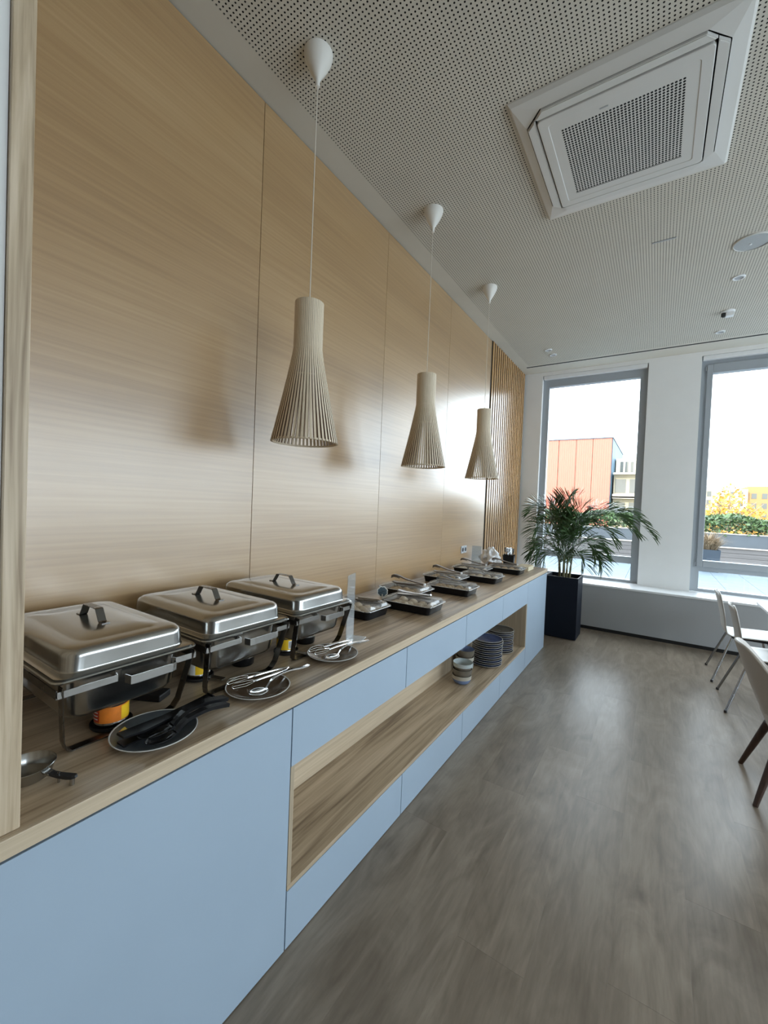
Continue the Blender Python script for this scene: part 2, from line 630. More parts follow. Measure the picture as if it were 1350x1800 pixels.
def perforated(name, x0, y0, nx, ny, pitch, rad, z, mat, parent, skip=None):
    """sheet of square cells, each with an octagonal hole through it"""
    gx, gy = np.meshgrid(np.arange(nx), np.arange(ny), indexing='ij')
    cx = x0 + (gx.ravel() + 0.5) * pitch
    cy = y0 + (gy.ravel() + 0.5) * pitch
    n = len(cx)
    h = pitch / 2
    loc = [(h * math.sqrt(2) * math.cos(PI / 4 + k * PI / 2), h * math.sqrt(2) * math.sin(PI / 4 + k * PI / 2)) for k in range(4)]
    loc += [(rad * math.cos(PI / 8 + k * PI / 4), rad * math.sin(PI / 8 + k * PI / 4)) for k in range(8)]
    loc = np.array(loc)
    V = np.zeros((n, 12, 3), dtype=np.float32)
    V[:, :, 0] = cx[:, None] + loc[None, :, 0]
    V[:, :, 1] = cy[:, None] + loc[None, :, 1]
    V[:, :, 2] = z
    # octagon vertex k sits at 22.5+45k ; corner c at 45+90c lies between k=2c and k=2c+1
    q, t = [], []
    for c in range(4):
        d = (c + 1) % 4
        q.append((c, d, 4 + (2 * c + 2) % 8, 4 + 2 * c + 1))
        t.append((c, 4 + 2 * c + 1, 4 + 2 * c))
    base = (np.arange(n) * 12)[:, None, None]
    Q = (base + np.array(q)[None, :, ::-1]).reshape(-1, 4)
    T = (base + np.array(t)[None, :, ::-1]).reshape(-1, 3)
    return np_mesh(name, V.reshape(-1, 3), Q, T, mat, parent)


# ================================================================== THE ROOM
# floor: base slab with every plank a piece of its own
fl = struct(box('floor', 'dark', None, 0, XR, YB, YP + 0.35, -0.16, -0.012))
PW, PL = 0.235, 1.50
proto = None
ix = 0
x = XF + 0.002 - 4 * PW
while x < XR - 0.01:
    w = min(PW, XR - x)
    if x < 0:
        w += x - 0.002
        x = 0.002
    off = (0.0, 0.93, 0.40, 1.22, 0.66, 0.18, 1.08)[ix % 7]
    y = YB - off
    while y < YS + 0.02:
        a, b = max(y, YB), min(y + PL, YS + 0.02)
        if b - a > 0.03:
            if proto is None or abs((b - a) - PL) > 1e-3 or abs(w - PW) > 1e-3:
                bm = bmesh.new()
                bx(bm, -w / 2 + 0.00008, w / 2 - 0.00008, -(b - a) / 2 + 0.0003, (b - a) / 2 - 0.0003, -0.012, 0.0)
                o = obj('plank', bm, 'plank', fl)
                if abs((b - a) - PL) < 1e-3 and abs(w - PW) < 1e-3:
                    proto = o
            else:
                o = inst(proto, fl)
            o.location = (x + w / 2 - fl.location.x, (a + b) / 2 - fl.location.y, -fl.location.z)
        y += PL
    x += w
    ix += 1

# left wall: carcass with veneer panels, then vertical slats
wl = struct(box('wall_left', 'dark', None, -0.30, -0.018, YB - 0.2, YP + 0.4, -0.16, H + 0.3))


def rel(o, p):
    return (p[0] - o.location.x, p[1] - o.location.y, p[2] - o.location.z)


edges = [0.294, 1.4455, 2.632, 3.783, 4.985]
for a, b in zip(edges[:-1], edges[1:]):
    bm = bmesh.new()
    bx(bm, -0.018, 0.0, a + 0.0015 - (a + b) / 2, b - 0.0015 - (a + b) / 2, 0, H - 0.885, 0.0006, 1)
    o = obj('panel', bm, 'panel', wl)
    o.location = rel(wl, (0, (a + b) / 2, 0.88))
# backing of the slatted bay
o = box('slat_backing', 'hole', wl, -0.018, 0.004, 4.987, YP, 0.0, H)
o.location = rel(wl, (-0.007, (4.987 + YP) / 2, 0.0))
NS = 18
pitch = (YP - 0.02 - 4.99) / NS
bm = bmesh.new()
bx(bm, 0.004, 0.0125, -0.023, 0.023, 0, H - 0.004, 0.0012, 1)
sl0 = obj('slat', bm, 'slat', wl)
for i in range(NS):
    o = sl0 if i == 0 else inst(sl0, wl)
    o.location = rel(wl, (0, 4.99 + pitch * (i + 0.5), 0.002))

# white return wall with oak jamb on the worktop
wr = struct(box('wall_return', 'white', None, -0.018, 0.752, YB, 0.256, ZT + 0.0, H))
jb = struct(box('trim_1', 'jamb', None, 0.001, 0.763, 0.257, 0.2925, ZT + 0.0005, H - 0.001, 0.0015, 1))
wr2 = struct(box('wall_return_base', 'white', None, -0.018, 0.752, YB, -0.60, 0, ZT))

# ceiling
ce = struct(box('ceiling', 'hole', None, -0.30, XR + 0.3, YB - 0.2, YP + 0.4, H + 0.012, H + 0.45))
PIT = 0.0188
NX, NY = 168, 300
px0, py0 = 0.1435, 0.50
px1, py1 = px0 + NX * PIT, py0 + NY * PIT
pf = perforated('perforated_board', px0, py0, NX, NY, PIT, 0.0043, H, 'ceil', ce)
pf.location = rel(ce, (0, 0, 0))
pf['kind'] = 'stuff'
for (a, b, c, d) in ((-0.018, px0, YB, YP), (px1, XR, YB, YP), (px0, px1, YB, py0), (px0, px1, py1, YP)):
    o = box('plaster_border', 'ceil', ce, a, b, c, d, H, H + 0.012)
    o.location = rel(ce, ((a + b) / 2, (c + d) / 2, H))

# dark rear wall to cut bounce; right wall and windows added for light
struct(box('wall_rear', 'rear', None, -0.3, XR + 0.3, YB - 0.25, YB, 0, H))
wright = struct(box('wall_right', 'white', None, XR, XR + 0.3, YB, YP, 0, ZW0))
o = box('lintel', 'white', wright, XR, XR + 0.3, YB, YP, ZR1, H)
o.location = rel(wright, (XR + 0.15, (YB + YP) / 2, ZR1))
ys = [YB] + [v for ab in ADDED_RWIN for v in ab] + [YP]
for a, b in zip(ys[0::2], ys[1::2]):
    o = box('pier', 'white', wright, XR, XR + 0.3, a, b, ZW0, ZR1)
    o.location = rel(wright, (XR + 0.15, (a + b) / 2, ZW0))

# far wall
wf = struct(box('wall_far', 'white', None, -0.018, XR, YP, YP + 0.30, -0.16, ZW0 - 0.022))
o = box('lintel', 'white', wf, 0, XR, YP, YP + 0.30, ZW1, H)
o.location = rel(wf, (XR / 2, YP + 0.15, ZW1))
xs = [0.0] + [v for ab in WIN for v in ab] + [XR]
for a, b in zip(xs[0::2], xs[1::2]):
    o = box('pier', 'white', wf, a, b, YP, YP + 0.30, ZW0 - 0.022, ZW1)
    o.location = rel(wf, ((a + b) / 2, YP + 0.15, ZW0 - 0.022))


def window(n, x0, x1, sash, far=True):
    """fixed light with transom and low pane; n names the structure"""
    root = bpy.data.objects.new('window_%d' % n, None)
    C.objects.link(root)
    struct(root)
    W = x1 - x0
    root.location = ((x0 + x1) / 2, YG, ZW0)
    if not far:
        root.location = (XR + (YG - YP), (x0 + x1) / 2, ZW0)
        root.rotation_euler = (0, 0, -PI / 2)
    h = W / 2
    fwid = 0.067 if not sash else 0.055
    gx = h - (0.089 if not sash else 0.120)
    zt = 0.312                      # transom centre above the sill
    full = (ZW1 if far else ZR1) - ZW0
    top = full - 0.16 if not sash else 3.345 - ZW0
    bm = bmesh.new()
    g2 = h - (0.067 + 0.022)
    bx(bm, -h, -g2, -0.045, 0.045, 0, full)
    bx(bm, g2, h, -0.045, 0.045, 0, full)
    bx(bm, -g2, g2, -0.045, 0.045, 0, 0.040)
    bx(bm, -g2, g2, -0.045, 0.045, full - (0.16 if not sash else 0.10), full)
    bx(bm, -g2, g2, -0.045, 0.045, 0.266, 0.358 if not sash else 0.315)
    obj('window_frame', bm, 'frame', root)
    if sash:
        bm = bmesh.new()
        s0 = h - 0.060
        z0, z1 = 0.318, full - 0.105
        bx(bm, -s0, -gx, -0.072, 0.03, z0, z1, 0.004, 1)
        bx(bm, gx, s0, -0.072, 0.03, z0, z1, 0.004, 1)
        bx(bm, -gx, gx, -0.072, 0.03, z0, 0.398, 0.004, 1)
        bx(bm, -gx, gx, -0.072, 0.03, top, z1, 0.004, 1)
        sa = obj('sash', bm, 'frame', root)
        for zz in (z0 + 0.03, z1 - 0.05):
            bm = bmesh.new()
            lathe(bm, [(0.007, -0.03), (0.009, -0.028), (0.009, 0.028), (0.007, 0.03)], 10, cap0=True, cap1=True)
            obj('hinge', bm, 'chrome', sa, loc=(-s0 - 0.007, -0.062, zz))
    for (a, b) in ((0.040, 0.266), (0.358 if not sash else 0.398, top)):
        bm = bmesh.new()
        hx = g2 if (not sash or a < 0.1) else gx
        bx(bm, -hx - 0.004, hx + 0.004, -0.004, 0.004, a - 0.004, b + 0.004)
        obj('pane', bm, 'pane', root)
    # roller blind cassette under the lintel
    bm = bmesh.new()
    bx(bm, -h + 0.012, h - 0.012, -0.108, -0.050, full - 0.055, full - 0.002, 0.006, 2)
    obj('blind_cassette', bm, 'sill', root)
    return root


window(1, *WIN[0], sash=False)
window(2, *WIN[1], sash=True)
window(3, *WIN[2], sash=False)
for i, ab in enumerate(ADDED_RWIN):  # added side windows, out of view, that let in daylight
    window(4 + i, ab[0], ab[1], sash=False, far=False)

# radiator box with sill and grille slots
rb = struct(box('trim_2', 'boxfront', None, 0.001, XR - 0.001, YS + 0.004, YP - 0.001, 0.045, HS - 0.026))
o = box('plinth', 'blackm', rb, 0.002, XR - 0.002, YS + 0.022, YP - 0.01, 0.0, 0.045)
o.location = rel(rb, (XR / 2, (YS + 0.022 + YP - 0.01) / 2, 0.0))
sb = box('sill_board', 'sill', rb, 0.001, XR - 0.001, YS - 0.006, YP + 0.066, HS - 0.026, HS - 0.0005, 0.002, 1)
sb.location = rel(rb, (XR / 2, (YS - 0.006 + YP + 0.066) / 2, HS - 0.026))
g0 = None
for a, b in WIN[:2]:
    n = 14
    for i in range(n):
        xx = a + 0.10 + (b - a - 0.20) * (i + 0.5) / n
        if g0 is None:
            bm = bmesh.new()
            bx(bm, -0.032, 0.032, -0.011, 0.011, 0, 0.0015)
            g0 = obj('grille_slot', bm, 'boxfront', rb)
            o = g0
        else:
            o = inst(g0, rb)
        o.location = rel(rb, (xx, YS + 0.17, HS - 0.0005))

# black air slot in the ceiling in front of the windows
bm = bmesh.new()
bx(bm, -(XR - 0.12) / 2, (XR - 0.12) / 2, -0.012, 0.012, -0.004, 0.0)
sl = obj('air_slot', bm, 'dark', None, loc=((XR + 0.10) / 2, 6.175, H))
tag(sl, 'long thin black linear air slot in the ceiling before the windows', 'air slot')

# ================================================================== COUNTER
mods = [-0.58, 0.2385, 1.0185, 1.7985, 2.5785, 3.3585, 4.1385, 4.9415]


def front(name, parent, a, b, z0, z1, mat='cabinet'):
    bm = bmesh.new()
    bx(bm, -0.019, 0.0, -(b - a) / 2 + 0.0024, (b - a) / 2 - 0.0024, 0, z1 - z0, 0.0006, 1)
    o = obj(name, bm, mat, parent)
    o.location = rel(parent, (XF, (a + b) / 2, z0))
    return o


def cab(label, a, b):
    return thing('base_cabinet', label, 'cabinet', (XF / 2, (a + b) / 2, 0), 0, 'built-in base cabinets under the oak worktop')


full_units = [(mods[0], mods[1], 'blue-grey base cabinet under the white return wall'),
              (mods[1], mods[2], 'blue-grey full-height base cabinet below the stainless chafing dishes'),
              (mods[6], mods[7], 'blue-grey full-height end cabinet beside the dark planter')]
for a, b, lab in full_units:
    t = cab(lab, a, b)
    bm = bmesh.new()
    bx(bm, 0.004 - XF / 2, XF - 0.020 - XF / 2, -(b - a) / 2 + 0.001, (b - a) / 2 - 0.001, 0.0, 0.858)
    body = obj('carcass', bm, 'dark', t)
    front('door', t, a, b, 0.004, 0.852)
    if b == mods[-1]:
        bm = bmesh.new()
        bx(bm, 0.004, XF - 0.001, 0, 0.016, 0.0, 0.858)
        o = obj('end_panel', bm, 'cabinet', t)
        o.location = rel(t, (0, b - 0.001, 0))
labs = ['where the empty open niche begins', 'midway along the empty stretch',
        'beside the stacked bowls', 'beside the plate stacks']
ZN0, ZN1 = 0.228, 0.650
for (a, b), lab in zip(zip(mods[2:6], mods[3:7]), labs):
    t = thing('drawer_unit', 'blue-grey drawer directly under the oak worktop, ' + lab, 'drawer',
              (XF / 2, (a + b) / 2, ZN1), 0, 'drawers above the open niche')
    hy = (b - a) / 2 - 0.001
    bm = bmesh.new()
    bx(bm, 0.004 - XF / 2, XF - 0.020 - XF / 2, -hy, hy, 0.036, 0.858 - ZN1)
    obj('drawer_box', bm, 'dark', t)
    front('drawer_front', t, a, b, ZN1 - 0.002, 0.852)
    t = thing('plinth_drawer', 'blue-grey floor-level drawer under the niche, ' + lab, 'drawer',
              (XF / 2, (a + b) / 2, 0), 0, 'drawers at the floor below the open niche')
    bm = bmesh.new()
    bx(bm, 0.004 - XF / 2, XF - 0.020 - XF / 2, -hy, hy, 0.0, ZN0 - 0.020)
    obj('drawer_box', bm, 'dark', t)
    front('drawer_front', t, a, b, 0.004, ZN0 - 0.020)

# oak niche liner
a, b = mods[2], mods[6]
nt_ = thing('open_niche', 'long open oak niche let into the blue-grey cabinets', 'shelf', (XF / 2, (a + b) / 2, ZN0 - 0.018))
hy = (b - a) / 2
XN = 0.440          # back of the niche
bm = bmesh.new()
bx(bm, XN - XF / 2, XF - 0.001 - XF / 2, -hy + 0.003, hy - 0.003, 0, 0.018, 0.0008, 1)
obj('shelf_board', bm, 'niche', nt_)
ysp = 2.985 - (a + b) / 2
for y0, y1, mt in ((-hy + 0.003, ysp, 'edge'), (ysp + 0.001, hy - 0.003, 'niche_v')):
    bm = bmesh.new()
    bx(bm, XN - 0.016 - XF / 2, XN - XF / 2, y0, y1, 0, ZN1 - ZN0 + 0.03)
    obj('back_board', bm, mt, nt_)
bm = bmesh.new()
bx(bm, XN - XF / 2, XF - 0.022 - XF / 2, -hy + 0.003, hy - 0.003, ZN1 - ZN0 + 0.018, ZN1 - ZN0 + 0.034)
obj('top_board', bm, 'niche', nt_)
for s in (-1, 1):
    bm = bmesh.new()
    y0, y1 = sorted((s * (hy - 0.002), s * (hy - 0.020)))
    bx(bm, XN - XF / 2, XF - 0.001 - XF / 2, y0, y1, 0.018, ZN1 - ZN0 + 0.016, 0.0008, 1)
    obj('side_board', bm, 'niche_v', nt_)

# worktop
ya, yb = mods[0], mods[-1] + 0.016
wt = thing('worktop', 'long oak worktop running along the veneered wall', 'worktop', (XF / 2, (ya + yb) / 2, 0.861))
bm = bmesh.new()
bx(bm, 0.001 - XF / 2, XF - 0.004 - XF / 2, -(yb - ya) / 2, (yb - ya) / 2, 0, 0.039)
obj('top_surface', bm, 'worktop', wt)
bm = bmesh.new()
bx(bm, XF - 0.004 - XF / 2, XF + 0.006 - XF / 2, -(yb - ya) / 2, (yb - ya) / 2, 0, 0.039, 0.0015, 2)
obj('edge_band', bm, 'edge', wt)

# ================================================================== PENDANT LAMPS
def shade_r(z):
    """outer radius of the slatted shade, z measured from its lower edge (height .645)"""
    if z > 0.435:
        return 0.0665
    t = (0.435 - z) / 0.435
    return 0.0665 + 0.0895 * (t ** 1.12)


def make_lamp():
    t = thing('pendant_lamp', 'x', 'lamp', (0, 0, 0))
    drop = H - 1.832
    NSL = 50
    zs = [0.0, 0.06, 0.14, 0.22, 0.30, 0.36, 0.40, 0.435, 0.47, 0.56, 0.645]
    bm = bmesh.new()
    strap(bm, [(shade_r(z) - 0.0040, 0, z) for z in zs], (0, 1, 0), [0.0051 - 0.0014 * min(1, z / 0.435) for z in zs], 0.0040)
    bm.normal_update()
    bm.faces.ensure_lookup_table()
    for f in bm.faces:
        if abs(f.normal.y) > 0.8:
            f.material_index = 1
    sl = obj('slat', bm, 'birch', t, mats=('birch', 'birch_edge'))
    sl.location = (0, 0, -drop)
    for i in range(1, NSL):
        inst(sl, t, loc=(0, 0, -drop), rot=(0, 0, 2 * PI * i / NSL))
    for z, w in ((0.004, 0.004), (0.30, 0.003), (0.435, 0.003), (0.637, 0.006)):
        bm = bmesh.new()
        r = shade_r(z) - 0.0035
        lathe(bm, [(r, z - w), (r, z + w), (r - 0.005, z + w), (r - 0.005, z - w), (r, z - w)], 40)
        obj('hoop', bm, 'birch', t, loc=(0, 0, -drop))
    bm = bmesh.new()
    lathe(bm, [(0.0, 0.60), (0.018, 0.60), (0.018, 0.52), (0.026, 0.50), (0.026, 0.44), (0.0, 0.44)], 20)
    h = obj('lamp_holder', bm, 'wplastic', t, loc=(0, 0, -drop), sm=True)
    bm = bmesh.new()
    lathe(bm, [(0.014, 0.44), (0.02, 0.42), (0.032, 0.39), (0.034, 0.365), (0.026, 0.34), (0.010, 0.328), (0.0005, 0.327)], 20)
    obj('bulb', bm, 'bulb', h, sm=True)
    bm = bmesh.new()
    lathe(bm, [(0.0, 0.628), (shade_r(0.6) - 0.006, 0.628), (shade_r(0.6) - 0.006, 0.634), (0.0, 0.634)], 32)
    obj('top_disc', bm, 'birch', t, loc=(0, 0, -drop))
    bm = bmesh.new()
    tube(bm, [(0, 0, -drop + 0.60), (0, 0, -0.9), (0, 0, -0.13)], 0.0024, 8)
    obj('cord', bm, 'cord', t)
    bm = bmesh.new()
    lathe(bm, [(0.0655, 0.0), (0.066, -0.012), (0.062, -0.028), (0.050, -0.056), (0.034, -0.086), (0.020, -0.108), (0.0115, -0.122),
               (0.0105, -0.150), (0.004, -0.152), (0.001, -0.152)], 36, cap0=True)
    obj('ceiling_canopy', bm, 'cone', t, sm=True)
    return t


lamp = make_lamp()
for i, (y, lab) in enumerate(((1.418, 'slatted birch pendant lamp hanging above the chafing dishes'),
                              (2.594, 'slatted birch pendant lamp hanging above the black food trays beside the middle of the wall'),
                              (3.762, 'slatted birch pendant lamp hanging closest to the honey-coloured wall slats'))):
    o = lamp if i == 0 else copy_tree(lamp)
    o.location = (0.392, y, H - 0.0005)
    tag(o, lab, 'lamp', 'pendant lamps over the buffet counter')

# ================================================================== CEILING FITTINGS
ac = thing('ceiling_air_conditioner', 'square white four-way cassette air conditioner set in the perforated ceiling', 'air conditioner',
           (1.541, 2.582, H))
ax, ay = 1.541, 2.582


def acp(pts):
    return [(x - ax, y - ay) for x, y in pts]


OX0, OX1, OY0, OY1, CH = 1.112, 1.957, 2.168, 2.992, 0.085
octo = [(OX0 + CH, OY0), (OX1 - CH, OY0), (OX1, OY0 + CH), (OX1, OY1 - CH), (OX1 - CH, OY1), (OX0 + CH, OY1), (OX0, OY1 - CH), (OX0, OY0 + CH)]
octo = acp(octo)
# surround: outer square sloping down to the octagonal opening
bm = bmesh.new()
hs_ = 0.486
outer = [(-hs_, -hs_), (hs_, -hs_), (hs_, hs_), (-hs_, hs_)]


def ring8(sq, z):
    c = 0.0
    (x0, y0), (x1, y1) = (-sq, -sq), (sq, sq)
    return [bm.verts.new((x, y, z)) for x, y in
            ((x0 * .55, y0), (x1 * .55, y0), (x1, y0 * .55), (x1, y1 * .55), (x1 * .55, y1), (x0 * .55, y1), (x0, y1 * .55), (x0, y0 * .55))]


def corner4(sq, z):
    return [bm.verts.new((x * sq, y * sq, z)) for x, y in ((-1, -1), (1, -1), (1, 1), (-1, 1))]


def sq12(sq, z):
    e, c = ring8(sq, z), corner4(sq, z)
    return [c[0], e[0], e[1], c[1], e[2], e[3], c[2], e[4], e[5], c[3], e[6], e[7]]


o8 = [bm.verts.new((x, y, -0.034)) for x, y in octo]
oc = []
for k in range(4):
    a, b = octo[(2 * k - 1) % 8], octo[2 * k]
    oc.append(bm.verts.new(((a[0] + b[0]) / 2, (a[1] + b[1]) / 2, -0.034)))
inner = [oc[0], o8[0], o8[1], oc[1], o8[2], o8[3], oc[2], o8[4], o8[5], oc[3], o8[6], o8[7]]
upin = [bm.verts.new((v.co.x, v.co.y, -0.012)) for v in inner]
R = [sq12(hs_, 0.0), sq12(hs_, -0.006), sq12(hs_ - 0.012, -0.022), inner, upin]
for A, B in zip(R[:-1], R[1:]):
    for i in range(12):
        bm.faces.new((A[i], A[(i + 1) % 12], B[(i + 1) % 12], B[i]))
obj('surround', bm, 'plastic', ac)
bm = bmesh.new()
prism(bm, [(x * 1.02, y * 1.02) for x, y in octo], -0.011, -0.001)
obj('cavity', bm, 'dark', ac)
PX0, PX1, PY0, PY1 = 1.168 - ax, 1.905 - ax, 2.222 - ay, 2.940 - ay
g = 0.005
ox0, ox1, oy0, oy1 = OX0 - ax + g, OX1 - ax - g, OY0 - ay + g, OY1 - ay - g
hc = CH / 2
rr = 0.02
flaps = [
    [(ox0, oy0 + CH), (ox0 + hc, oy0 + hc + .003), (PX0 - g, PY0 + rr * .3), (PX0 - g, PY1 - rr * .3), (ox0 + hc, oy1 - hc - .003), (ox0, oy1 - CH)],
    [(ox1, oy0 + CH), (ox1, oy1 - CH), (ox1 - hc, oy1 - hc - .003), (PX1 + g, PY1 - rr * .3), (PX1 + g, PY0 + rr * .3), (ox1 - hc, oy0 + hc + .003)],
    [(ox0 + CH, oy0), (ox1 - CH, oy0), (ox1 - hc - .003, oy0 + hc), (PX1 - rr * .3, PY0 - g), (PX0 + rr * .3, PY0 - g), (ox0 + hc + .003, oy0 + hc)],
    [(ox0 + CH, oy1), (ox0 + hc + .003, oy1 - hc), (PX0 + rr * .3, PY1 + g), (PX1 - rr * .3, PY1 + g), (ox1 - hc - .003, oy1 - hc), (ox1 - CH, oy1)],
]
for poly in flaps:
    bm = bmesh.new()
    prism(bm, poly, -0.046, -0.030)
    bmesh.ops.bevel(bm, geom=[e for e in bm.edges if all(v.co.z < -0.04 for v in e.verts)], offset=0.004, segments=2, affect='EDGES')
    obj('louvre_flap', bm, 'plastic', ac)
bm = bmesh.new()
cxp, cyp = (PX0 + PX1) / 2, (PY0 + PY1) / 2
hxp, hyp = (PX1 - PX0) / 2 - 0.002, (PY1 - PY0) / 2 - 0.002
GX0, GX1, GY0, GY1 = 1.268 - ax, 1.806 - ax, 2.330 - ay, 2.842 - ay
# panel face around the grille opening
lo = [bm.verts.new((x, y, -0.030)) for x, y in rrect(hxp, hyp, 0.02, 4, cxp, cyp)]
hi = [bm.verts.new((x, y, -0.048)) for x, y in rrect(hxp, hyp, 0.02, 4, cxp, cyp)]
hi2 = [bm.verts.new((x, y, -0.050)) for x, y in rrect(hxp - .003, hyp - .003, 0.018, 4, cxp, cyp)]
st1 = [bm.verts.new((x, y, -0.050)) for x, y in rrect(hxp - .045, hyp - .045, 0.016, 4, cxp, cyp)]
st2 = [bm.verts.new((x, y, -0.0475)) for x, y in rrect(hxp - .048, hyp - .048, 0.015, 4, cxp, cyp)]
gc = ((GX0 + GX1) / 2, (GY0 + GY1) / 2)
gr = [bm.verts.new((x, y, -0.0475)) for x, y in rrect((GX1 - GX0) / 2, (GY1 - GY0) / 2, 0.001, 4, *gc)]
rings = [lo, hi, hi2, st1, st2, gr]
n = len(lo)
for A, B in zip(rings[:-1], rings[1:]):
    for i in range(n):
        bm.faces.new((A[i], A[(i + 1) % n], B[(i + 1) % n], B[i]))
pn = obj('front_panel', bm, 'plastic', ac)
GP = (GX1 - GX0) / 34
gl = perforated('grille', GX0, GY0, 34, 32, GP, GP * 0.38, -0.0475, 'plastic', pn)
gl['kind'] = 'stuff'
box('grille_backing', 'dark', pn, GX0 - .01, GX1 + .01, GY0 - .01, GY1 + .01, -0.040, -0.034)
bm = bmesh.new()
bx(bm, -0.019, 0.019, -0.0035, 0.0035, -0.0490, -0.0470)
obj('badge', bm, 'boxfront', pn, loc=(gc[0] - 0.065, GY0 - 0.026, 0))


def ceil_disc(name, label, cat, x, y, r, mats=('plastic', 'speaker'), depth=0.012, group=None, inner=0.8):
    t = thing(name, label, cat, (x, y, H), 0, group)
    bm = bmesh.new()
    lathe(bm, [(r, 0), (r, -depth * 0.6), (r * 0.96, -depth), (r * inner, -depth), (r * inner, -depth * 0.4)], 36)
    obj('trim_ring', bm, mats[0], t, sm=True)
    bm = bmesh.new()
    lathe(bm, [(r * inner, -depth * 0.5), (r * inner * 0.5, -depth * 0.45), (0.0005, -depth * 0.45)], 36)
    obj('face', bm, mats[1], t, sm=True)
    return t


sp = ceil_disc('ceiling_speaker', 'large round grey speaker flush in the perforated ceiling', 'speaker', 2.285, 4.06, 0.115, inner=0.95)
bm = bmesh.new()
lathe(bm, [(0.008, -0.006), (0.008, -0.012), (0.0005, -0.014)], 12)
obj('indicator', bm, 'sill', sp, loc=(-0.01, 0.02, 0))
for x, y, lab in ((2.276, 4.612, 'small round recessed downlight between the ceiling speaker and the sprinkler'),
                  (2.279, 5.883, 'small round recessed downlight between the sprinkler and the air slot'),
                  (0.528, 5.599, 'small round recessed downlight of the pair by the slatted wall, farther from the window'),
                  (0.545, 5.800, 'small round recessed downlight of the pair by the slatted wall, nearer the window')):
    ceil_disc('downlight', lab, 'downlight', x, y, 0.045, ('sill', 'boxfront'), 0.010, 'recessed ceiling downlights', 0.72)
t = thing('presence_sensor', 'small white box-shaped sensor hanging from the ceiling', 'sensor', (2.285, 5.33, H))
bm = bmesh.new()
lathe(bm, [(0.055, 0), (0.055, -0.010), (0.045, -0.018), (0.0005, -0.018)], 28)
obj('base', bm, 'sill', t, sm=True)
bm = bmesh.new()
bx(bm, -0.020, 0.045, -0.03, 0.03, -0.055, -0.018, 0.004, 2)
obj('head', bm, 'sill', t)
bm = bmesh.new()
lathe(bm, [(0.020, -0.018), (0.020, -0.045), (0.012, -0.055), (0.0005, -0.055)], 20)
obj('lens', bm, 'blackm', t, loc=(-0.035, -0.005, 0), sm=True)
bm = bmesh.new()
bx(bm, -0.075, 0.075, -0.008, 0.008, -0.005, 0.0, 0.002, 1)
hk = obj('ceiling_hatch_strip', bm, 'boxfront', None, loc=(1.735, 3.735, H))
tag(hk, 'short narrow grey strip set in the ceiling next to the air conditioner', 'ceiling strip')

